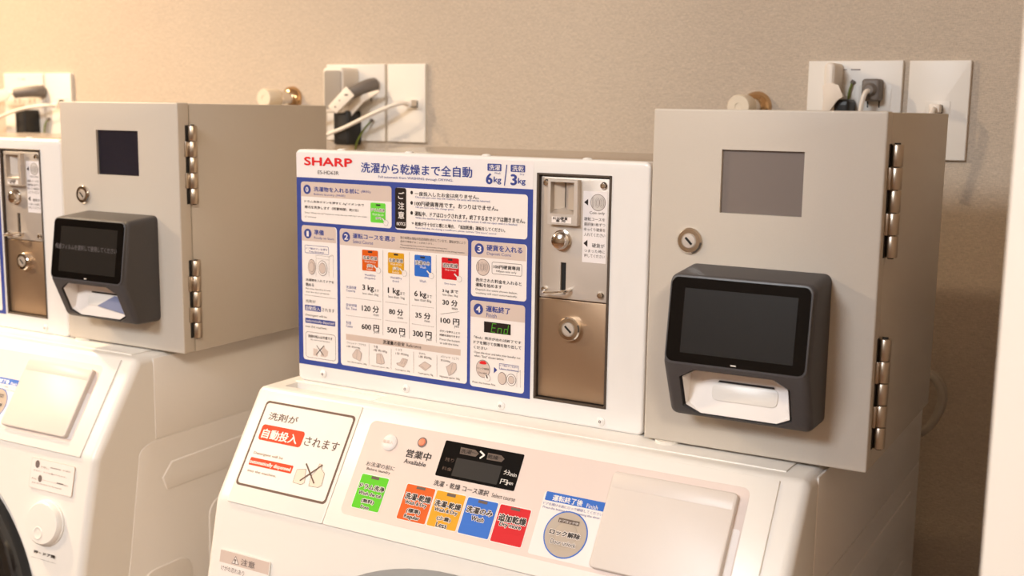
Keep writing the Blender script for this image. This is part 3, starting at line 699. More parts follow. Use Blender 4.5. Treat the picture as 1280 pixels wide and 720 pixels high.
ART['caution']=[
('P','line',2,[(0.01339,-0.05399),(0.01735,-0.04654),(0.02225,-0.05363)]),
('P','paper',3,[(0.01429,-0.05344),(0.0175,-0.04743),(0.02121,-0.05329)]),
('T', 'line', 4, '!', 0.01636, -0.04951, 0.0187, -0.05308, 0.02, None),
('T', 'line', 3, '注意', 0.02419, -0.04753, 0.04054, -0.05328, 0.01, None),
('T', 'line', 3, 'けがの恐れあり', 0.00197, -0.05748, 0.02956, -0.06199, 0, None),
]
ART['doorlabel']=[
('E','line',2,0.42667,-0.01668,0.00322,0.00402),
('T', 'line', 3, 'を押し、', 0.43231, -0.01742, 0.44424, -0.01961, 0, None),
('R','line',2,0.44613,-0.01684,0.46184,-0.01757,0.0004,0),
('T', 'line', 3, 'が消灯', 0.46457, -0.01631, 0.47666, -0.01779, 0, None),
('T', 'line', 3, 'すると、ドアを開けられます。', 0.42166, -0.02266, 0.47164, -0.0241, 0, None),
('T', 'line', 3, 'Press', 0.4211, -0.03104, 0.42784, -0.03261, 0, None),
('E','line',2,0.43298,-0.03072,0.00288,0.0036),
('T', 'line', 3, 'and confirm that', 0.4373, -0.03103, 0.4579, -0.03168, 0, None),
('R','line',2,0.45826,-0.0304,0.468,-0.03161,0.0003,0),
('T', 'line', 3, 'light', 0.46843, -0.03073, 0.4752, -0.03222, 0, None),
('T', 'line', 3, 'goes off, the door can be opened.', 0.42156, -0.0351, 0.46658, -0.03673, 0, None),
]
ART['pushlabel']=[
('T', 'ink', 3, '押・ドア開', 0.4369, -0.10302, 0.46821, -0.10621, 0.03, None),
('T', 'ink', 3, 'Push to open the door', 0.43472, -0.11083, 0.4719, -0.11012, 0.015, None),
]
# text outlines are made once, all together
_need = set()
def need(t, b):
    _need.add((t, round(b, 3)))
for _l in ART.values():
    for _i in _l:
        if _i[0] == 'T':
            need(_i[3], 0)
SCREEN_TEXT = '保護フィルムを選択して使用してください'
need(SCREEN_TEXT, 0)
TXT = {}
_tmp = []
for _t, _o in sorted(_need):
    _cu = bpy.data.curves.new('t', 'FONT'); _cu.body = _t; _cu.size = 20; _cu.resolution_u = 3; _cu.fill_mode = 'FRONT'
    _ob = bpy.data.objects.new('t', _cu); COL.objects.link(_ob); _tmp.append((_t, _o, _ob))
bpy.context.view_layer.update(); _dg = bpy.context.evaluated_depsgraph_get()
for _t, _o, _ob in _tmp:
    _me = bpy.data.meshes.new_from_object(_ob.evaluated_get(_dg))
    TXT[(_t, _o)] = ([tuple(v.co[:2]) for v in _me.vertices], [tuple(p.vertices) for p in _me.polygons]); bpy.data.meshes.remove(_me)
for _t, _o, _ob in _tmp:
    _cu = _ob.data; bpy.data.objects.remove(_ob); bpy.data.curves.remove(_cu)
def put_text(mb, txt, b, u0, v0, u1, v1, n, m, halo=None):
    """lettering scaled into its box; b > 0 thickens the strokes (share of the letter height), halo is an outline ink below it"""
    V, F = TXT[(txt, 0)]
    if not V: return
    x0, x1 = min(p[0] for p in V), max(p[0] for p in V); y0, y1 = min(p[1] for p in V), max(p[1] for p in V)
    su = (u1 - u0) / (x1 - x0); sv = (v0 - v1) / (y1 - y0); h = (v0 - v1)
    t = bmesh.new()
    def lay(du, dv, nn, i):
        vv = [t.verts.new((u0 + (x - x0) * su + du, v1 + (y - y0) * sv + dv, nn)) for x, y in V]
        for f in F:
            try: t.faces.new([vv[k] for k in f]).material_index = i
            except ValueError: pass
    i = mb.mi(m); d = b * h * 2.0
    if b > 0:
        for k, (du, dv) in enumerate(((d, 0), (-d, 0), (0, d * .7), (0, -d * .7))): lay(du, dv, n + k * 4e-7, i)
    lay(0, 0, n + 2e-6, i)
    if halo:
        j = mb.mi(halo); hd = min(h * 0.09, 0.00032) + d
        for k in range(8): lay(hd * math.cos(k * math.pi / 4), hd * math.sin(k * math.pi / 4), n - 3e-5 + k * 4e-7, j)
    t.normal_update()
    for f in list(t.faces):
        if f.normal.z < 0: f.normal_flip()
    t.transform(mb.M); me = bpy.data.meshes.new('tmp'); t.to_mesh(me); t.free(); mb.bm.from_mesh(me); bpy.data.meshes.remove(me)
STEP = 0.00009
def art(mb, key, n0):
    """lay the printed layers of one sticker on the plane at height n0"""
    for it in ART[key]:
        k, col, ly = it[:3]; n = n0 + ly * STEP
        if k == 'T':
            txt, u0, v0, u1, v1, b, halo = it[3:]
            put_text(mb, txt, b, u0, v0, u1, v1, n, col, halo)
        elif k == 'R': mb.flat(rr(*it[3:7], it[7], top=it[8]), n, col)
        elif k == 'O':
            u0, v0, u1, v1, r, wd = it[3:]; a = rr(u0, v0, u1, v1, r); c = [(x, y) for x, y in rr(u0 + wd, v0 - wd, u1 - wd, v1 + wd, max(r - wd, 0.00005))]
            if len(a) == len(c):
                t = bmesh.new(); A = [t.verts.new((x, y, n)) for x, y in a]; B = [t.verts.new((x, y, n)) for x, y in c]
                for i in range(len(A)):
                    j = (i + 1) % len(A); t.faces.new((A[i], A[j], B[j], B[i]))
                mb.merge(t, col)
        elif k == 'E': mb.flat(ell(*it[3:7]), n, col)
        elif k == 'P': mb.flat(list(it[3]), n, col)
        elif k == 'L':
            u0, v0, u1, v1, wd = it[3:]; d = Vector((u1 - u0, v1 - v0)); d = d.normalized() * wd / 2; p = Vector((-d.y, d.x))
            mb.flat([(u0 - d.x * .5 + p.x, v0 - d.y * .5 + p.y), (u0 - d.x * .5 - p.x, v0 - d.y * .5 - p.y), (u1 + d.x * .5 - p.x, v1 + d.y * .5 - p.y), (u1 + d.x * .5 + p.x, v1 + d.y * .5 + p.y)], n, col)
        elif k == 'D':
            u0, v0, u1, v1, c, r = it[3:]
            for i in range(c):
                f = i / (c - 1); mb.flat(ell(u0 + (u1 - u0) * f, v0 + (v1 - v0) * f, r, r, 8), n, col)
    return mb

# ================================================================ the room
YW = 0.44
structure(MB().box(-5.2, 2.6, -3.0, 0.6, -0.1, 0.0, 'floor_wood').build('floor', smooth=0))
structure(MB().box(-5.2, 2.6, -3.0, 0.6, 2.45, 2.55, 'ceiling_paint').build('ceiling', smooth=0))
structure(MB().box(-5.2, 2.6, YW, YW + 0.12, 0, 2.45, 'wallpaper').build('wall_back', smooth=0))
structure(MB().box(-5.2, -5.1, -3.0, YW, 0, 2.45, 'wallpaper').build('wall_left', smooth=0))
structure(MB().box(0.662, 0.80, -0.29, YW, 0, 2.45, 'wallpaper').build('wall_right'))
structure(MB().box(0.657, 0.84, -0.300, -0.29, 0, 2.45, 'paint_white', 0.002).build('trim_1'))
structure(MB().box(-5.2, 2.6, -3.1, -3.0, 0, 2.45, 'wallpaper').build('wall_front', smooth=0))
structure(MB().box(2.5, 2.6, -3.0, YW, 0, 2.45, 'wallpaper').build('wall_far_right', smooth=0))

# ================================================================ washing machine (local z from the floor)
AL = R(33); BE = R(12)
y0 = -0.037 - 0.1105 * math.sin(AL); z0 = ZT - 0.1105 * math.cos(AL)
SLOPE = frame((0, -0.037, ZT), (1, 0, 0), (0, math.sin(AL), math.cos(AL)))
FRONT = frame((0, y0, z0), (1, 0, 0), (0, math.sin(BE), math.cos(BE)))
SIDE = frame((0.5075, 0, ZT), (0, 1, 0), (0, 0, 1))
DECK = frame((0, 0, ZT), (1, 0, 0), (0, 1, 0))
X0, X1 = -0.0185, 0.5075
def build_washer():
    root = thing('washing_machine', (0, 0, 0), 'white front-loading washer-dryer in the foreground with colourful course buttons', 'washing machine', 'coin-operated washer-dryers')
    e = 0.001
    ylow = y0 - 0.45 * math.sin(BE); zlow = z0 - 0.45 * math.cos(BE)
    prof = [(0.37, 0.03), (0.37, ZT - e), (-0.037 + e * .5, ZT - e), (y0 + e, z0 + e * .3), (ylow + e, zlow), (ylow + e, 0.03)]
    t = bmesh.new(); f = t.faces.new([t.verts.new((X0, y, z)) for y, z in prof])
    g = bmesh.ops.extrude_face_region(t, geom=[f])
    for x in g['geom']:
        if isinstance(x, bmesh.types.BMVert): x.co.x = X1
    bmesh.ops.recalc_face_normals(t, faces=t.faces)
    def sel(ed):
        a, b = ed.verts; mid = (a.co + b.co) / 2
        if abs(a.co.x - b.co.x) < 1e-6: return mid.z > 0.1 and mid.y < 0.36 and mid.z > 0.1   # side outlines
        return mid.z > 0.2 and mid.y < 0.3
    bmesh.ops.bevel(t, geom=[ed for ed in t.edges if abs(ed.verts[0].co.x - ed.verts[1].co.x) > 0.1 and ed.verts[0].co.z > 0.4 and ed.verts[0].co.y < 0.3], offset=0.004, segments=4, profile=0.5, affect='EDGES')
    bmesh.ops.bevel(t, geom=[ed for ed in t.edges if abs(ed.verts[0].co.x - ed.verts[1].co.x) < 1e-6 and sel(ed)], offset=0.0105, segments=6, profile=0.5, affect='EDGES', clamp_overlap=True)
    mb = MB(); mb.merge(t, 'white'); body = mb.build('body', root)
    c1 = MB(DECK).box(0.004, 0.106, -0.0245, -0.006, -0.009, 0.02, 'white', 0.002)
    c2 = MB(FRONT).lathe(0.245, -0.237, [(0, 0.02), (0.2225, 0.02), (0.2225, -0.0005), (0.2140, -0.008), (0, -0.008)], 'white', 96)
    cut(body, [c1, c2])
    # feet
    for x, y in ((0.03, -0.12), (0.46, -0.12), (0.03, 0.32), (0.46, 0.32)): MB().lathe(x, y, [(0, 0), (0.022, 0), (0.022, 0.01), (0.014, 0.012), (0.014, 0.034), (0, 0.034)], 'black_plastic', 20).build('foot', root)
    # deck plate, detergent cover, control panel (all separate mouldings with a fine gap between them)
    MB(DECK).plate([(0.1095, -0.0255), (0.4863, -0.0255), (0.4863, 0.30), (0.0, 0.30), (0.0, -0.004), (0.1095, -0.004)], -0.001, 0.0, 'white', 0.0004).build('deck_plate', root)
    dc = MB(SLOPE).plate(rr(-0.001, -0.1112, 0.1085, -0.004, 0.0012), -0.001, 0.0008, 'white', 0.0006).build('detergent_cover', root)
    nb = MB(SLOPE)
    nb.flat(rr(0.001, -0.095, 0.1055, -0.0135, 0.004), 0.00085, 'brown'); nb.flat(rr(0.0031, -0.0929, 0.1034, -0.0156, 0.003), 0.00095, 'white')
    art(nb, 'detnotice', 0.0009); o = nb.build('detergent_notice', dc, 0); o['label'] = 'bordered notice with two orange-red bars'
    cp = MB(SLOPE).plate(rr(0.1093, -0.1112, 0.4863, -0.004, 0.0012), -0.001, 0.0008, 'white', 0.0006).build('control_panel', root)
    ov = MB(SLOPE); ov.flat(rr(0.1228, -0.0988, 0.467, -0.0140, 0.006), 0.0009, 'overlay')
    for q in ((0.1228, 0.467),): pass
    art(ov, 'overlay', 0.0009); ov.build('control_overlay', cp, 0)
    fl = MB(SLOPE); fl.flat(rr(0.306, -0.0958, 0.466, -0.0455, 0.002), 0.00096, 'overlay_pale'); art(fl, 'finish', 0.0009); o = fl.build('finish_label', cp, 0); o['label'] = 'pale finish label under a blue banner'
    MB(SLOPE).lathe(0.1487, -0.0312, [(0.0075, 0.0009), (0.0075, 0.0016), (0.0066, 0.0024), (0.004, 0.0029), (0, 0.003)], 'overlay_pale', 36).build('power_button', cp)
    pt = MB(SLOPE); art(pt, 'powerbtn', 0.0030); pt.build('power_lettering', cp, 0)
    lm = MB(SLOPE).lathe(0.1807, -0.0256, [(0.0045, 0.0009), (0.0045, 0.0013), (0.0034, 0.0015)], 'line', 28); lm.lathe(0.1807, -0.0256, [(0.0034, 0.0014), (0.0028, 0.0022), (0, 0.0026)], 'lamp_orange', 28); o = lm.build('status_lamp', cp); o['label'] = 'small orange lamp'
    lc = MB(SLOPE).plate(rr(0.2030, -0.0508, 0.2790, -0.0199, 0.0012), 0.0008, 0.0013, 'glass_black', 0.0002); art(lc, 'lcd', 0.0013); o = lc.build('display', cp, 20); o['label'] = 'black course and time display'
    for nm, col, u0, u1, v0, v1, lab in (('green', 'grass', 0.1318, 0.1613, 0.0612, 0.0921, 'green drum-rinse button'), ('orange', 'orange', 0.1793, 0.2089, 0.0616, 0.0930, 'orange regular wash and dry button'), ('yellow', 'yellow', 0.2094, 0.2388, 0.0618, 0.0929, 'yellow small-load wash and dry button'), ('blue', 'blue', 0.2398, 0.2696, 0.0620, 0.0932, 'blue wash-only button'), ('red', 'redbtn', 0.2705, 0.2998, 0.0622, 0.0937, 'red extra-dry button')):
        b = MB(SLOPE); b.plate(rr(u0, -v1, u1, -v0, 0.0018), 0.0008, 0.00115, 'paper', 0.0001)
        b.plate(rr(u0 + .0007, -v1 + .0007, u1 - .0007, -v0 - .0007, 0.0012), 0.0010, 0.0013, col)
        if nm != 'green':
            cu = (u0 + u1) / 2 + 0.002; b.plate(rr(cu - 0.0095, -v0 - 0.0225, cu + 0.0085, -v0 - 0.0135, 0.003), 0.0012, 0.00135, col, 0.0001)
        art(b, 'b_' + nm, 0.00125); o = b.build('course_button', cp, 20); o['label'] = lab
    ub = MB(SLOPE); ub.lathe(0.3332, -0.0757, [(0.0185, 0.0009), (0.0185, 0.00115), (0.0175, 0.0012)], 'bannerblue', 56); ub.lathe(0.3332, -0.0757, [(0.0176, 0.00118), (0.0105, 0.0013), (0.0098, 0.0010), (0.0092, 0.0013), (0.005, 0.0014), (0, 0.0014)], 'beige', 56)
    art(ub, 'unlock', 0.0013); o = ub.build('unlock_button', cp, 30); o['label'] = 'round beige door-unlock button ringed in blue'
    ld = MB(SLOPE); ld.plate(rr(0.3605, -0.0960, 0.4600, -0.0205, 0.0035), 0.0010, 0.0062, 'lid_white', 0.0012, 3); ld.plate(rr(0.3618, -0.0335, 0.4585, -0.0222, 0.001), 0.0060, 0.00635, 'lid_white', 0.0001); o = ld.build('square_lid', root); o['label'] = 'raised blank square lid'
    # front: caution label, door label, door button, round door
    ca = MB(FRONT); ca.plate(rr(-0.002, -0.125, 0.0578, -0.0435, 0.002), -0.0006, 0.0003, 'white'); ca.flat(rr(-0.0011, -0.0552, 0.0569, -0.0444, 0.0006), 0.00036, 'header'); ca.flat(rr(-0.0011, -0.124, 0.0569, -0.0556, 0.0006), 0.00036, 'paper'); art(ca, 'caution', 0.0003); o = ca.build('caution_label', root, 0); o['label'] = 'caution sticker with warning triangle'
    dl = MB(FRONT); dl.plate(rr(0.4172, -0.0418, 0.4815, -0.0108, 0.002), -0.0006, 0.0003, 'tan'); dl.flat(rr(0.4175, -0.0415, 0.4812, -0.0111, 0.0018), 0.00035, 'paper'); art(dl, 'doorlabel', 0.00035); dl.build('door_label', root, 0)
    db = MB(FRONT).lathe(0.4495, -0.0735, [(0.0262, -0.0010), (0.0262, 0.0003), (0.0250, 0.0012), (0.0243, 0.0045), (0.0225, 0.0062), (0, 0.0066)], 'white', 48, 1.0, 0.90); db.lathe(0.4467, -0.0835, [(0.0068, 0.0064), (0.0060, 0.0069), (0.005, 0.0066), (0, 0.0062)], 'white', 28); db.build('door_button', root)
    pl = MB(FRONT); art(pl, 'pushlabel', -0.0002); pl.build('push_lettering', root, 0)
    dr = MB(FRONT).lathe(0.245, -0.237, [(0.2125, -0.0075), (0.2125, 0.012), (0.2085, 0.020), (0.200, 0.024), (0.188, 0.026)], 'door_black', 96); dr.lathe(0.245, -0.237, [(0.188, 0.026), (0.180, 0.030), (0.170, 0.030)], 'door_grey', 96); o = dr.build('door', root)
    gl = MB(FRONT).lathe(0.245, -0.237, [(0.170, 0.030), (0.150, 0.022), (0.09, 0.006), (0, 0.0)], 'glass_black', 96); gl.build('door_glass', o)
    # sides: upper trim and pressed metal panel
    for sgn in (1, -1):
        M = SIDE if sgn == 1 else frame((X0, 0, ZT), (0, -1, 0), (0, 0, 1))
        k = sgn
        def q(y): return y * k
        def poly(p): return [(q(y), z) for y, z in p] if k == 1 else [(q(y), z) for y, z in p][::-1]
        MB(M).plate(poly([(-0.0165, -0.0905), (0.366, -0.0905), (0.366, -0.0035), (-0.0165, -0.0035)]), -0.0008, 0.0007, 'white_side', 0.0005).build('upper_side_trim', root)
        arc = [(-0.040 + 0.024 * (1 - math.sin(R(a))), -0.0925 - 0.012 * (1 - math.cos(R(a)))) for a in range(0, 91, 15)]
        pts = [(-0.115, -0.88), (0.368, -0.88), (0.368, -0.0925)] + arc
        pts = pts + [(-0.057, -0.215), (-0.115, -0.46)]
        sp = MB(M); sp.plate(poly(pts), -0.0008, 0.0007, 'white_side', 0.0005); sp.plate(poly([(-0.004, -0.150), (0.33, -0.150), (0.33, -0.113), (0.004, -0.120), (-0.010, -0.135)]), 0.0004, 0.0019, 'white_side', 0.0014, 4)
        sp.plate(poly(rr(0.057, -0.43, 0.33, -0.180, 0.02)), 0.0004, 0.0019, 'white_side', 0.0014, 4); sp.plate(poly(rr(-0.045, -0.60, 0.03, -0.232, 0.02)), 0.0004, 0.0019, 'white_side', 0.0014, 4); sp.build('side_panel', root)
    bm_ = MB().box(X1 - 0.030, X1 - 0.004, 0.371, 0.39, ZT - 0.075, ZT - 0.055, 'white', 0.003); bm_.build('rear_bracket', root)
    return root

# ================================================================ coin box standing on the machine
FACE = frame((0, 0, 0), (1, 0, 0), (0, 0, 1))
def build_coin_box():
    root = thing('coin_box', (0, 0, ZT), 'white coin box with blue instruction sheet on the foreground washing machine', 'coin box', 'coin boxes')
    hs = MB().box(0.003, 0.357, 0.006, 0.236, 0.0, 0.2165, 'white_side', 0.002); hs.build('housing', root)
    MB().box(0.002, 0.358, 0.0135, 0.240, 0.2163, 0.2176, 'steel_top', 0.0005).build('top_cover', root)
    bz = MB(FACE).plate(rr(0.0, 0.0, 0.36, 0.22, 0.0055, 6), -0.0155, 0.0, 'white_gloss', 0.0028, 4).build('front_bezel', root)
    cut(bz, [MB(FACE).box(0.2590, 0.3270, 0.0178, 0.2081, -0.0145, 0.01, 'frame_dark')])
    for x in (0.049, 0.125, 0.205, 0.301): MB().lathe(x, 0.0075, [(0.0042, 0.2195), (0.0040, 0.2206), (0.0028, 0.2214), (0, 0.2217)], 'white_gloss', 20).build('cap_screw', root)
    for x, zz in ((0.0312, 0.0095), (0.1267, 0.0080), (0.2270, 0.0066), (0.3225, 0.0070)):
        s = MB(FACE).lathe(x, zz, [(0.0040, -0.0002), (0.0038, 0.0007), (0.0028, 0.0016), (0, 0.0020)], 'white_gloss', 24); s.lathe(x, zz, [(0.0012, 0.0019), (0.0012, 0.00215), (0.0007, 0.00215), (0.0007, 0.0019)], 'line', 12); s.build('cap_screw', root)
    side = frame((0.36, 0, 0), (0, 1, 0), (0, 0, 1))
    for zz in (0.115, 0.020): MB(side).lathe(0.008, zz, [(0.0035, -0.001), (0.0033, 0.0006), (0.0022, 0.0014), (0, 0.0017)], 'white_gloss', 20).build('cap_screw', root)
    # instruction sheet
    sh = MB(FACE); sh.plate(rr(0.0017, 0.0163, 0.2556, 0.2172, 0.0008), -0.0004, 0.0002, 'sheet'); sh.flat(rr(0.0017, 0.0163, 0.2556, 0.1941, 0.0004), 0.00026, 'bluefield'); sheet = sh.build('instruction_sheet', root, 0); sheet['label'] = 'blue and white printed instruction sheet'
    o = art(MB(FACE), 'title', 0.0002).build('title_lettering', sheet, 0); o['label'] = 'red maker name, navy title and load sizes'
    for key, nm, lab in (('step0', 'step_panel', 'white step panel numbered 0'), ('notice', 'notice_panel', 'white notice panel with a black strip'), ('step1', 'step_panel', 'tall narrow step panel numbered 1'), ('step2', 'step_panel', 'largest step panel, numbered 2, with price table'), ('step3', 'step_panel', 'step panel numbered 3 about coins'), ('step4', 'step_panel', 'step panel numbered 4 about finishing')):
        o = art(MB(FACE), key, 0.0003).build(nm, sheet, 0); o['label'] = lab
    # recess liner
    fr = MB(FACE)
    for a in ((0.2590, 0.2612, 0.0178, 0.2081), (0.3250, 0.3270, 0.0178, 0.2081), (0.2590, 0.3270, 0.0178, 0.0196), (0.2590, 0.3270, 0.2064, 0.2081)): fr.box(*a, -0.0144, 0.0009, 'frame_dark', 0.0003, 1)
    fr.box(0.2600, 0.3260, 0.0185, 0.2075, -0.0146, -0.0135, 'seam_dark')
    fr.build('recess_frame', root)
    # coin plate
    cpb = MB(FACE).plate(rr(0.2624, 0.1053, 0.3244, 0.2052, 0.0006), -0.0135, -0.0012, 'steel', 0.0004).build('coin_plate', root); cpb['label'] = 'brushed steel upper plate'
    cut(cpb, [MB(FACE).box(0.2750, 0.2950, 0.1745, 0.2015, -0.011, 0.01, 'steel'), MB(FACE).box(0.2818, 0.2869, 0.1089, 0.1354, -0.011, 0.01, 'hole_black')])
    MB(FACE).box(0.2817, 0.2870, 0.1088, 0.1355, -0.0112, -0.0034, 'hole_black').build('slit', cpb)
    # coin slot block: an open frame with a flared mouth and a slit
    N1 = 0.0045
    sb = MB(FACE)
    o4 = [(0.2717, 0.1668), (0.2988, 0.1668), (0.2988, 0.2036), (0.2717, 0.2036)]; i4 = [(0.2742, 0.1757), (0.2956, 0.1757), (0.2956, 0.2015), (0.2742, 0.2015)]; d4 = [(0.2748, 0.1805), (0.2950, 0.1805), (0.2950, 0.2008), (0.2748, 0.2008)]
    t = bmesh.new()
    ob_ = [t.verts.new((u, v, -0.0012)) for u, v in o4]; ot = [t.verts.new((u, v, N1)) for u, v in o4]; it_ = [t.verts.new((u, v, N1)) for u, v in i4]; dt = [t.verts.new((u, v, -0.006)) for u, v in d4]
    for i in range(4):
        j = (i + 1) % 4; t.faces.new((ob_[i], ob_[j], ot[j], ot[i])); t.faces.new((ot[i], ot[j], it_[j], it_[i])); t.faces.new((it_[i], it_[j], dt[j], dt[i]))
    sb.merge(t, 'steel')
    # two cheeks that slope into the slit
    for pts in ([(0.2748, -0.0058), (0.2748, -0.001), (0.2822, -0.0058)], [(0.2950, -0.0058), (0.2950, 0.0015), (0.2842, -0.0035), (0.2842, -0.0058)]):
        t = bmesh.new(); a = [t.verts.new((u, 0.1790, n)) for u, n in pts]; b = [t.verts.new((u, 0.2010, n)) for u, n in pts]; t.faces.new(a); t.faces.new(b[::-1])
        for i in range(len(a)): j = (i + 1) % len(a); t.faces.new((a[i], a[j], b[j], b[i]))
        sb.merge(t, 'steel')
    sb.box(0.2748, 0.2950, 0.1750, 0.2012, -0.0075, -0.0060, 'hole_black')
    sb.flat(rr(0.2757, 0.1684, 0.2937, 0.1734, 0.0004), N1 + 0.0001, 'paper'); art(sb, 'slotlabel', N1 + 0.0001); sb.build('coin_slot', cpb, 25)
    MB(FACE).lathe(0.2830, 0.1537, [(0.0088, -0.0012), (0.0088, 0.0002), (0.0074, 0.0006), (0.0073, 0.0040), (0.0062, 0.0066), (0.0035, 0.0080), (0, 0.0084)], 'chrome', 36).build('return_button', cpb)
    lv = MB(FACE).tube(smooth_path([(0.2695, 0.1113, 0.004), (0.2710, 0.1110, 0.0085), (0.2760, 0.1112, 0.0115), (0.2840, 0.1118, 0.0100), (0.2900, 0.1128, 0.0050), (0.2915, 0.1132, -0.0010)], 6), 0.00155, 'chrome', 10); lv.build('return_lever', cpb)
    for x, zz in ((0.2678, 0.2002), (0.3196, 0.1999), (0.2674, 0.1115), (0.3191, 0.1113)): MB(FACE).lathe(x, zz, [(0.0031, -0.0012), (0.0030, 0.0002), (0.0021, 0.0014), (0, 0.0019)], 'chrome', 24).build('screw', cpb)
    lb = MB(FACE); lb.plate(rr(0.3015, 0.1372, 0.3229, 0.1950, 0.0003), -0.0014, -0.0009, 'sheet'); art(lb, 'coinlabel', -0.0010); o = lb.build('coin_label', cpb, 0); o['label'] = 'white paper label with coin picture'
    cd = MB(FACE).plate(rr(0.2618, 0.0205, 0.3240, 0.1043, 0.0006), -0.0135, -0.0018, 'steel_dark', 0.0005).build('cash_door', root); cd['label'] = 'darker brushed metal lower door'
    lk = MB(FACE).lathe(0.2927, 0.0812, [(0.0100, -0.0018), (0.0100, 0.0030), (0.0090, 0.0042), (0.0062, 0.0044), (0.0056, 0.0034)], 'chrome', 40); lk.lathe(0.2927, 0.0812, [(0.0057, 0.0030), (0.0052, 0.0044), (0, 0.0046)], 'steel', 32)
    c, s_ = math.cos(R(-42)), math.sin(R(-42)); lk.flat([(0.2927 + a * c - b * s_, 0.0812 + a * s_ + b * c) for a, b in ((-0.0038, -0.0009), (0.0038, -0.0009), (0.0038, 0.0009), (-0.0038, 0.0009))], 0.00475, 'hole_black'); lk.build('lock', cd)
    return root

# ================================================================ beige payment cabinet
PW, PH, PD = 0.1742, 0.2591, 0.2404
LIFT = 0.0022
CF = frame((0, 0, LIFT), (1, 0, 0), (0, 0, 1))
def build_cabinet():
    root = thing('payment_cabinet', (0.36502, -0.00894, ZT), 'beige metal payment cabinet beside the foreground coin box, grey display window', 'cabinet', 'payment cabinets', rz=R(0.6265))
    b = MB().box(0.001, PW, 0.0165, PD, LIFT, LIFT + PH - 0.0006, 'cabinet', 0.0012); b.build('body', root)
    for x, y in ((0.018, 0.006), (0.135, 0.03), (0.02, 0.215), (0.135, 0.215)): MB().lathe(x, y, [(0, 0), (0.010, 0), (0.010, 0.0023), (0, 0.0023)], 'plate_white', 24).build('rubber_foot', root)
    dr = MB(CF).plate(rr(0, 0, PW, PH, 0.0015, 3), -0.0150, 0, 'cabinet', 0.0016, 3).build('door', root)
    cut(dr, [MB(CF).box(0.0554, 0.1175, 0.1826, 0.2296, -0.0035, 0.01, 'cabinet')])
    MB(CF).box(0.0555, 0.1174, 0.1827, 0.2295, -0.0036, -0.0026, 'window_film', 0).build('display_window', dr)
    lk = MB(CF).lathe(0.0330, 0.1600, [(0.0100, 0), (0.0100, 0.0016), (0.0088, 0.0028), (0.0060, 0.0030), (0.0054, 0.0022)], 'chrome', 40); lk.lathe(0.0330, 0.1600, [(0.0056, 0.002), (0.005, 0.0032), (0, 0.0034)], 'steel', 32)
    c, s_ = math.cos(R(-45)), math.sin(R(-45)); lk.flat([(0.0330 + a * c - d * s_, 0.1600 + a * s_ + d * c) for a, d in ((-0.0036, -0.0009), (0.0036, -0.0009), (0.0036, 0.0009), (-0.0036, 0.0009))], 0.0036, 'hole_black'); lk.build('lock', dr)
    for za, zb in ((0.1560, 0.2365), (0.0155, 0.0975)):
        h = (zb - za) / 5; hg = MB(frame((PW + 0.0042, 0.0162, LIFT), (1, 0, 0), (0, 1, 0)))
        for i in range(5):
            hg.lathe(0, 0, [(0, za + h * i + .0003), (0.0042, za + h * i + .0003), (0.0046, za + h * i + .0009), (0.0046, za + h * i + h - .0009), (0.0042, za + h * i + h - .0003), (0, za + h * i + h - .0003)], 'hinge_steel', 24)
            if i in (1, 3): hg.box(-0.0042, -0.0018, -0.0080, -0.0004, za + h * i + .0003, za + h * i + h - .0003, 'hinge_steel', 0.0004)
            else: hg.box(-0.0042, -0.0030, 0.0, 0.010, za + h * i + .0003, za + h * i + h - .0003, 'hinge_steel', 0.0004)
        hg.box(-0.0042, -0.0038, -0.0062, -0.0002, za, zb, 'seam_dark')
        hg.lathe(0, 0, [(0, za - .0008), (0.0022, za - .0008), (0.0022, zb + .0008), (0, zb + .0008)], 'seam_dark', 12)
        hg.build('hinge', root)
    # payment terminal: wedge-shaped dark housing with a screen above and a white octagonal reader mouth below
    u0, u1 = 0.0335, 0.1420
    tp = [(0.0, 0.1430), (0.0405, 0.1392), (0.0497, 0.0745), (0.0310, 0.0318), (0.0, 0.0318)]
    t = bmesh.new(); f = t.faces.new([t.verts.new((u0, v, n)) for n, v in tp]); g = bmesh.ops.extrude_face_region(t, geom=[f])
    for x in g['geom']:
        if isinstance(x, bmesh.types.BMVert): x.co.x = u1
    bmesh.ops.recalc_face_normals(t, faces=t.faces)
    bmesh.ops.bevel(t, geom=[e for e in t.edges if not all(abs(v.co.z) < 1e-6 for v in e.verts) and not (abs(e.verts[0].co.x - e.verts[1].co.x) > .01 and min(v.co.z for v in e.verts) > 0.045)], offset=0.0058, segments=5, profile=0.5, affect='EDGES', clamp_overlap=True)
    tb = MB(CF); tb.merge(t, 'terminal'); term = tb.build('terminal', root, 40); term['label'] = 'dark grey payment terminal'
    def tplane(n0, v0, n1, v1):   # plane with v = distance down from its upper edge
        d = Vector((n1 - n0, v1 - v0)).normalized()
        return CF @ frame((0, v0, n0), (1, 0, 0), (0, -d.y, -d.x))
    UP = tplane(0.0405, 0.1392, 0.0497, 0.0745); LO = tplane(0.0497, 0.0745, 0.0310, 0.0318)
    octo = [(0.0477, -0.0113), (0.0588, -0.0042), (0.1160, -0.0042), (0.1266, -0.0112), (0.1259, -0.0376), (0.1158, -0.0428), (0.0584, -0.0428), (0.0475, -0.0365)]
    big = [(0.0455, -0.0110), (0.0583, -0.0030), (0.1168, -0.0030), (0.1284, -0.0107), (0.1278, -0.0388), (0.1162, -0.0441), (0.0576, -0.0441), (0.0452, -0.0378)]
    cut(term, [MB(LO).plate(big, -0.033, 0.02, 'terminal')])
    rim = MB(UP); rim.plate(rr(0.0352, -0.0648, 0.1404, 0.0000, 0.0062, 6), -0.0006, 0.0006, 'terminal_rim', 0.0004); rim.build('screen_rim', term)
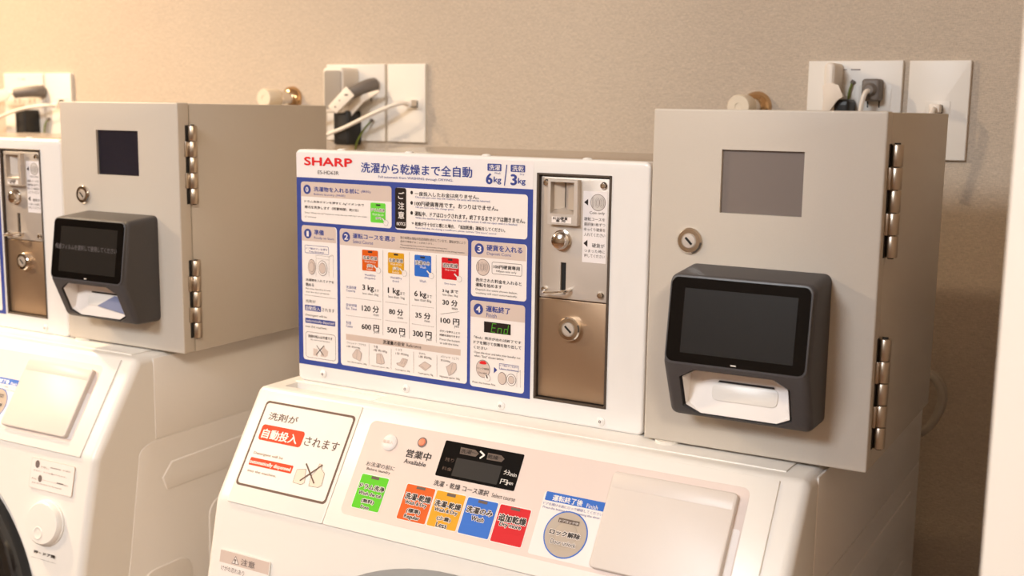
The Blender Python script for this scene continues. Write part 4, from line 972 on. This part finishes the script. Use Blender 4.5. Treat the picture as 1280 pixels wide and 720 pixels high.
    sg = MB(UP); sg.plate(rr(0.0364, -0.0632, 0.1392, -0.0014, 0.0052, 6), 0.0004, 0.0009, 'glass_black', 0.0002); sg.flat([(0.0470, -0.0562), (0.1304, -0.0562), (0.1304, -0.0090), (0.0470, -0.0090)], 0.00095, 'display_off'); sg.flat(rr(0.0860, -0.0619, 0.0901, -0.0611, 0.0003), 0.00097, 'white'); sg.build('screen', term, 0)
    # white reader mouth: an octagonal cup whose floor rises from the lower lip to the deep upper edge
    def flo(v): return -0.0012 - 0.0288 * (v + 0.0428) / 0.0368
    t = bmesh.new(); A = [t.verts.new((u, v, -0.0012)) for u, v in octo]; B = [t.verts.new((u, v, flo(v))) for u, v in octo]
    for i in range(8):
        j = (i + 1) % 8
        if abs(octo[i][1] + 0.0428) < 1e-6 and abs(octo[j][1] + 0.0428) < 1e-6: continue
        t.faces.new((A[i], A[j], B[j], B[i]))
    t.faces.new(B); bmesh.ops.remove_doubles(t, verts=t.verts, dist=1e-6)
    rm = MB(LO); rm.merge(t, 'tray_white'); rm.build('reader_mouth', term, 20)
    p0 = LO @ Vector((0, -0.0428, -0.0012)); p1 = LO @ Vector((0, -0.0060, -0.0300)); FLOOR = frame(p0, (1, 0, 0), p1 - p0)
    op = MB(FLOOR); op.plate(rr(0.0653, 0.0108, 0.1150, 0.0242, 0.0045, 6), 0.0002, 0.0008, 'white', 0.0002)
    op.flat([(0.0690, 0.0243), (0.1120, 0.0243), (0.1114, 0.0258), (0.0702, 0.0258)], 0.0010, 'black'); op.build('card_pad', term, 30)
    return root

washer = build_washer(); coinbox = build_coin_box(); cabinet = build_cabinet()
# the second set, further along the wall and very slightly turned
TX, TY, TR_ = -0.7055, 0.0064, R(1.12)
def far(x, y): return (TX + x * math.cos(TR_) - y * math.sin(TR_), TY + x * math.sin(TR_) + y * math.cos(TR_))
w2 = copy_tree(washer); w2.location = (TX, TY, 0); w2.rotation_euler = (0, 0, TR_); w2['label'] = 'white washer-dryer at left edge, its side and round door button showing'
c2 = copy_tree(coinbox); c2.location = (TX, TY, ZT); c2.rotation_euler = (0, 0, TR_); c2['label'] = 'white coin box cut off by the left edge of the picture'
p2 = copy_tree(cabinet); _p = far(0.36532, -0.0034); p2.location = (_p[0], _p[1], ZT); p2.rotation_euler = (0, 0, TR_); p2['label'] = 'beige metal payment cabinet on the left washing machine, dark display window'
def kids(o):
    for c in children(o):
        yield c
        yield from kids(c)
for o in list(kids(p2)):
    b = o.name.split('.')[0]
    if b == 'display_window': o.data = o.data.copy(); o.data.materials[0] = MT('window_dark')
    if b == 'terminal':
        UP = CF @ frame((0, 0.1392, 0.0405), (1, 0, 0), (0, 0.0647, -0.0092)); st = MB(UP); put_text(st, SCREEN_TEXT, 0, 0.0400, -0.0275, 0.1310, -0.0330, 0.0010, 'screen_text'); s_o = st.build('screen_text', o, 0)
# paper slip lying in the left terminal's reader mouth
slip = MB(CF @ frame((0, 0.0370, 0.0322), (1, 0, 0), (0, 0.0452, -0.0116))).plate([(0.082, 0.0100), (0.1240, 0.0050), (0.1225, 0.0190), (0.1050, 0.0225)], 0.0004, 0.0010, 'slip_blue').build('paper_slip')
slip.matrix_world = Matrix.Translation(p2.location) @ Matrix.Rotation(TR_, 4, 'Z')
tag(slip, 'blue-grey paper slip in the mouth of the left payment terminal', 'paper')

# ================================================================ things on the wall (x along the wall, z up, n out of the wall)
WALL = frame((0, YW, ZT), (1, 0, 0), (0, 0, 1))
def at_wall(name, x, z, label, cat, group=None):
    o = thing(name, (x, YW, ZT + z), label, cat, group); return o
LOCW = frame((0, 0, 0), (1, 0, 0), (0, 0, 1))
def outlet_plate(x0, x1, z0_, z1_, label):
    o = at_wall('outlet_plate', x0, z0_, label, 'outlet plate', 'wall outlet plates'); wd, h = x1 - x0, z1_ - z0_
    MB(LOCW).plate(rr(0, 0, wd, h, 0.001), 0, 0.0055, 'plate_white', 0.0012, 3).build('cover', o)
    for k in (0, 1):
        m = MB(LOCW); u = wd * (0.30 if k == 0 else 0.68); m.plate(rr(u - 0.0125, h * .5 - 0.0135, u + 0.0215, h * .5 + 0.026, 0.0005), 0.005, 0.0061, 'plate_white', 0.0002)
        for d in (-0.003, 0.009): m.flat(rr(u + d, h * .5 + 0.002, u + d + 0.0014, h * .5 + 0.009, 0.0001), 0.00615, 'hole_black')
        m.build('socket', o)
    m = MB(LOCW); m.flat([(wd * .37, h * .905), (wd * .42, h * .905), (wd * .42, h * .912), (wd * .37, h * .912)], 0.0056, 'line'); m.flat([(wd * .46, h * .902), (wd * .56, h * .902), (wd * .56, h * .914), (wd * .46, h * .914)], 0.0056, 'line'); m.build('printed_mark', o, 0)
    return o
def blank_plate(x0, x1, z0_, z1_, jx, jz, label):
    o = at_wall('network_plate', x0, z0_, label, 'wall plate', 'network socket plates'); wd, h = x1 - x0, z1_ - z0_
    MB(LOCW).plate(rr(0, 0, wd, h, 0.001), 0, 0.0055, 'plate_white', 0.0012, 3).build('cover', o)
    m = MB(LOCW); m.plate(rr(jx - x0 - 0.012, jz - z0_ - 0.009, jx - x0 + 0.013, jz - z0_ + 0.007, 0.0004), 0.005, 0.0061, 'plate_white', 0.0002); m.box(jx - x0 - 0.006, jx - x0 + 0.006, jz - z0_ - 0.006, jz - z0_ + 0.003, 0.0055, 0.0063, 'hole_black'); m.build('jack', o)
    return o
outlet_plate(0.3527, 0.4527, 0.213, 0.3155, 'white double outlet plate behind the right cabinet, grey plug in it')
blank_plate(0.4590, 0.5200, 0.213, 0.3150, 0.489, 0.2665, 'white network plate showing past the right cabinet, rightmost on the wall')
outlet_plate(-0.3190, -0.2195, 0.214, 0.3168, 'white double outlet plate between the two cabinets, cluttered with plugs')
blank_plate(-0.2150, -0.1535, 0.214, 0.3168, -0.171, 0.266, 'white network plate between the two cabinets with white cable plugged in')
outlet_plate(-1.012, -0.912, 0.206, 0.3072, 'blurred double outlet plate at the left edge of the picture')
blank_plate(-0.9080, -0.8450, 0.206, 0.3072, -0.868, 0.262, 'blurred network plate above the left cabinet, beside the left edge')

def adapter(x, z, label, wide=0.034, grey=True):
    o = at_wall('power_adapter', x, z, label, 'power adapter', 'power adapters on the wall outlets')
    m = MB(LOCW); m.plate(rr(-wide / 2, -0.060, wide / 2, 0.0, 0.005), 0.006, 0.040, 'cord_white', 0.003, 3); m.build('case', o)
    f = MB(LOCW); f.plate(rr(-wide / 2 + .003, -0.055, wide / 2 - .002, -0.004, 0.004), 0.0395, 0.0408, 'adapter_face_shade' if grey else 'cord_white', 0.0005); f.build('face', o)  # shade on the front face is painted in as grey
    s = MB(frame((-wide / 2, 0, 0), (0, -1, 0), (0, 0, 1)))
    for zz in (-0.018, -0.027): s.flat(ell(0.021, zz, 0.0025, 0.0010, 12), 0.0002, 'line')
    s.build('vent_slot', o, 0)
    return o
def plug(x, z, label, drop, cordmat='cord_white', ang=0.0, lean=None):
    """grey moulded plug pushed into a socket, its cord leaving along the path drop"""
    o = at_wall('power_plug', x, z, label, 'power plug', 'grey power plugs in the wall outlets')
    if lean:
        m = MB(LOCW).tube(smooth_path(lean, 6), [0.0105 - 0.0028 * i / (6 * (len(lean) - 1)) for i in range(6 * (len(lean) - 1) + 1)], 'plug_grey', 18)
    else:
        m = MB(LOCW @ Matrix.Rotation(ang, 4, 'Z')); m.plate(rr(-0.0095, -0.0115, 0.0095, 0.0115, 0.0035), 0.0065, 0.024, 'plug_grey', 0.003, 3); m.lathe(0, 0, [(0.0075, 0.0235), (0.0065, 0.026), (0.0045, 0.030), (0, 0.0302)], 'plug_grey', 20)
    m.build('plug_body', o)
    c = MB(LOCW).tube(smooth_path(drop, 8), 0.0026, cordmat, 10); c.build('cord', o)
    return o
def label_tag(x, z, label, pts, n0, n1, mname='tag_cream', marks=()):
    o = at_wall('cord_tag', x, z, label, 'tag', 'paper tags on the cords')
    m = MB(LOCW); m.plate(pts, n0, n1, mname, 0.0005); m.build('paper', o)
    if marks:
        k = MB(LOCW)
        for q in marks: k.flat(rr(*q, 0.0003), n1 + 0.0001, 'line')
        k.build('printed_mark', o, 0)
    return o
def black_adapter(x, z, label):
    o = at_wall('black_adapter', x, z, label, 'power adapter', 'black power adapters')
    m = MB(LOCW); m.plate(rr(-0.013, -0.046, 0.013, 0.0, 0.004), 0.006, 0.034, 'black_plastic', 0.003, 3); m.build('case', o)
    k = MB(LOCW); k.plate(rr(-0.004, -0.038, 0.010, -0.006, 0.001), 0.0335, 0.0345, 'seam_dark', 0.0003); k.build('face', o)
    return o
def earth_wire(x, z, label, pts):
    o = at_wall('earth_wire', x, z, label, 'wire', 'green earth wires')
    MB(LOCW).tube(smooth_path(pts, 8), 0.0013, 'earth_green', 8).build('insulation', o); MB(LOCW).tube([pts[0], (pts[0][0] + .002, pts[0][1] + .003, pts[0][2])], 0.0024, 'plug_grey', 8).build('terminal_screw', o)
    return o
def net_cable(x, z, label, pts):
    o = at_wall('network_cable', x, z, label, 'cable', 'white network cables')
    MB(LOCW).tube(smooth_path(pts, 8), 0.0026, 'cord_white', 10).build('cable', o); MB(LOCW).box(-0.0055, 0.0055, -0.005, 0.004, 0.0065, 0.020, 'cord_white', 0.0012).build('connector', o)
    return o
# right-hand set
adapter(0.3850, 0.3125, 'white upright adapter in the right outlet plate, by the grey plug', 0.0115, False)
label_tag(0.3850, 0.2900, 'pale folded paper tag just left of the grey plug, above right cabinet', [(-0.0060, -0.0360), (0.0020, -0.0300), (0.0105, -0.0170), (0.0165, -0.0130), (0.0110, -0.0010), (0.0040, 0.0010), (-0.0020, 0.0000), (-0.0058, -0.0020), (-0.0040, -0.0150)], 0.041, 0.0425)
black_adapter(0.3930, 0.2745, 'dark adapter half hidden behind the right cabinet under the paper tag')
earth_wire(0.4010, 0.2915, 'short green wire end by the tag in the right outlet plate', [(0, 0, 0.008), (0.000, -0.003, 0.010), (-0.002, -0.012, 0.010), (-0.004, -0.05, 0.010)])
plug(0.4245, 0.2845, 'square grey plug with pale cord above the right cabinet', [(0, -0.001, 0.028), (-0.003, -0.004, 0.033), (-0.006, -0.020, 0.034), (-0.010, -0.06, 0.030), (-0.012, -0.12, 0.02)])
net_cable(0.489, 0.2665, 'white network plug in the rightmost wall plate', [(0, -0.001, 0.019), (0.0, -0.004, 0.028), (-0.004, -0.02, 0.031), (-0.012, -0.08, 0.028)])
# middle set
adapter(-0.2800, 0.3115, 'white adapter, its face tinted grey for shade, on the middle outlet plate, left of the plugs', 0.034)
label_tag(-0.2630, 0.2690, 'white printed tag on the cord beside the left cabinet edge', [(-0.0225, -0.0090), (-0.0085, -0.0185), (0.0220, 0.0055), (0.0085, 0.0175)], 0.0425, 0.0440, 'cord_white', ((0.0060, 0.0050, 0.0120, 0.0075), (-0.0035, -0.0020, -0.0010, 0.0000), (-0.0110, -0.0110, -0.0085, -0.0085)))
black_adapter(-0.2720, 0.2545, 'black adapter on the middle outlet plate beside the left cabinet')
plug(-0.2365, 0.2885, 'grey plug tilted in the middle outlet plate, between the cabinets', [(-0.0180, -0.0110, 0.038), (-0.030, -0.020, 0.0395), (-0.044, -0.029, 0.0390), (-0.060, -0.036, 0.036), (-0.085, -0.044, 0.03)], 'cord_white', 0, [(0, 0, 0.007), (-0.002, -0.001, 0.016), (-0.008, -0.005, 0.026), (-0.019, -0.012, 0.0375)])
label_tag(-0.2400, 0.2660, 'cream patch painting the warm-lit wall below the tilted grey plug', [(-0.0400, -0.0180), (-0.0220, -0.0210), (0.0010, 0.0000), (0.0290, 0.0140), (0.0250, 0.0165), (-0.0080, 0.0085)], 0.026, 0.0270)  # added cream plate painting warm light on the wall, not a real tag
earth_wire(-0.2395, 0.2405, 'green wire rising from behind the foreground coin box', [(0, 0, 0.010), (-0.008, -0.012, 0.016), (-0.018, -0.030, 0.018), (-0.026, -0.055, 0.014)])
net_cable(-0.171, 0.2660, 'white network cable sagging leftwards from the middle wall plate', [(0, -0.001, 0.019), (-0.010, -0.002, 0.030), (-0.040, -0.014, 0.040), (-0.090, -0.034, 0.040), (-0.130, -0.048, 0.036), (-0.160, -0.075, 0.030)])
# far-left set, only its right half in the picture
black_adapter(-0.9370, 0.2480, 'blurred black adapter at the left edge behind the coin box')
plug(-0.9120, 0.2780, 'blurred grey plug at the left edge of the picture', [(-0.0300, -0.0040, 0.038), (-0.042, -0.003, 0.0395), (-0.060, -0.004, 0.0390), (-0.090, -0.008, 0.034), (-0.13, -0.009, 0.03)], 'cord_white', 0, [(0, 0, 0.007), (-0.003, 0.000, 0.016), (-0.013, -0.001, 0.026), (-0.031, -0.004, 0.0375)])
label_tag(-0.9640, 0.2700, 'blurred cream tag around the cord at the left edge', [(-0.030, -0.012), (0.010, -0.008), (0.018, 0.002), (0.006, 0.011), (-0.012, 0.009), (-0.030, 0.003)], 0.0425, 0.0440)
earth_wire(-0.9000, 0.2320, 'blurred green wire under the leftmost grey plug', [(0, 0, 0.008), (-0.004, -0.008, 0.012), (-0.008, -0.03, 0.012)])
net_cable(-0.868, 0.2560, 'blurred white cable running left behind the left cabinet and coin box', [(0, -0.001, 0.019), (-0.012, -0.001, 0.030), (-0.05, -0.006, 0.040), (-0.10, -0.018, 0.042), (-0.16, -0.034, 0.038)])

# water taps: dome flange on the wall, short shaft, white knob
def tap(x, z, label, L):
    o = at_wall('water_tap', x, z, label, 'tap', 'water taps')
    MB(LOCW).lathe(0, 0, [(0.0175, 0), (0.0170, 0.004), (0.0135, 0.0085), (0.0105, 0.0105), (0.0095, 0.0110)], 'brass', 36).build('flange', o)
    MB(LOCW).lathe(0, 0, [(0.0098, 0.0105), (0.0098, L - 0.020), (0.0085, L - 0.018)], 'chrome', 32).build('shaft', o)
    MB(LOCW).lathe(0, 0, [(0.0090, L - 0.026), (0.0125, L - 0.025), (0.0130, L - 0.022), (0.0130, L - 0.002), (0.0118, L), (0.004, L), (0.0035, L - 0.0006), (0, L - 0.0006)], 'knob_white', 32).build('knob', o)
    MB(LOCW).tube(smooth_path([(0, -0.006, 0.018), (0, -0.02, 0.022), (0, -0.045, 0.030), (0, -0.075, 0.032)], 6), 0.0080, 'chrome', 16).build('spout', o)
    return o
tap(0.2946, 0.2655, 'white-knobbed tap with brass flange peeping over the right cabinet', 0.062)
tap(-0.3850, 0.2700, 'white-knobbed tap with shiny flange peeping over the left cabinet', 0.060)

# clear hose looped behind the right cabinet
o = thing('water_hose', (0.49, 0.405, ZT - 0.02), 'pale translucent hose looped behind the right cabinet and machine', 'hose')
pts = []
for i in range(61):
    a = R(90 - 360 * 1.6 * i / 60); pts.append((0.006 + 0.024 * math.cos(a) + 0.003 * math.sin(a * 2), -0.012 + 0.018 * i / 60, -0.018 + 0.034 * math.sin(a)))
MB().tube(pts, 0.0042, 'hose', 12).build('tubing', o)
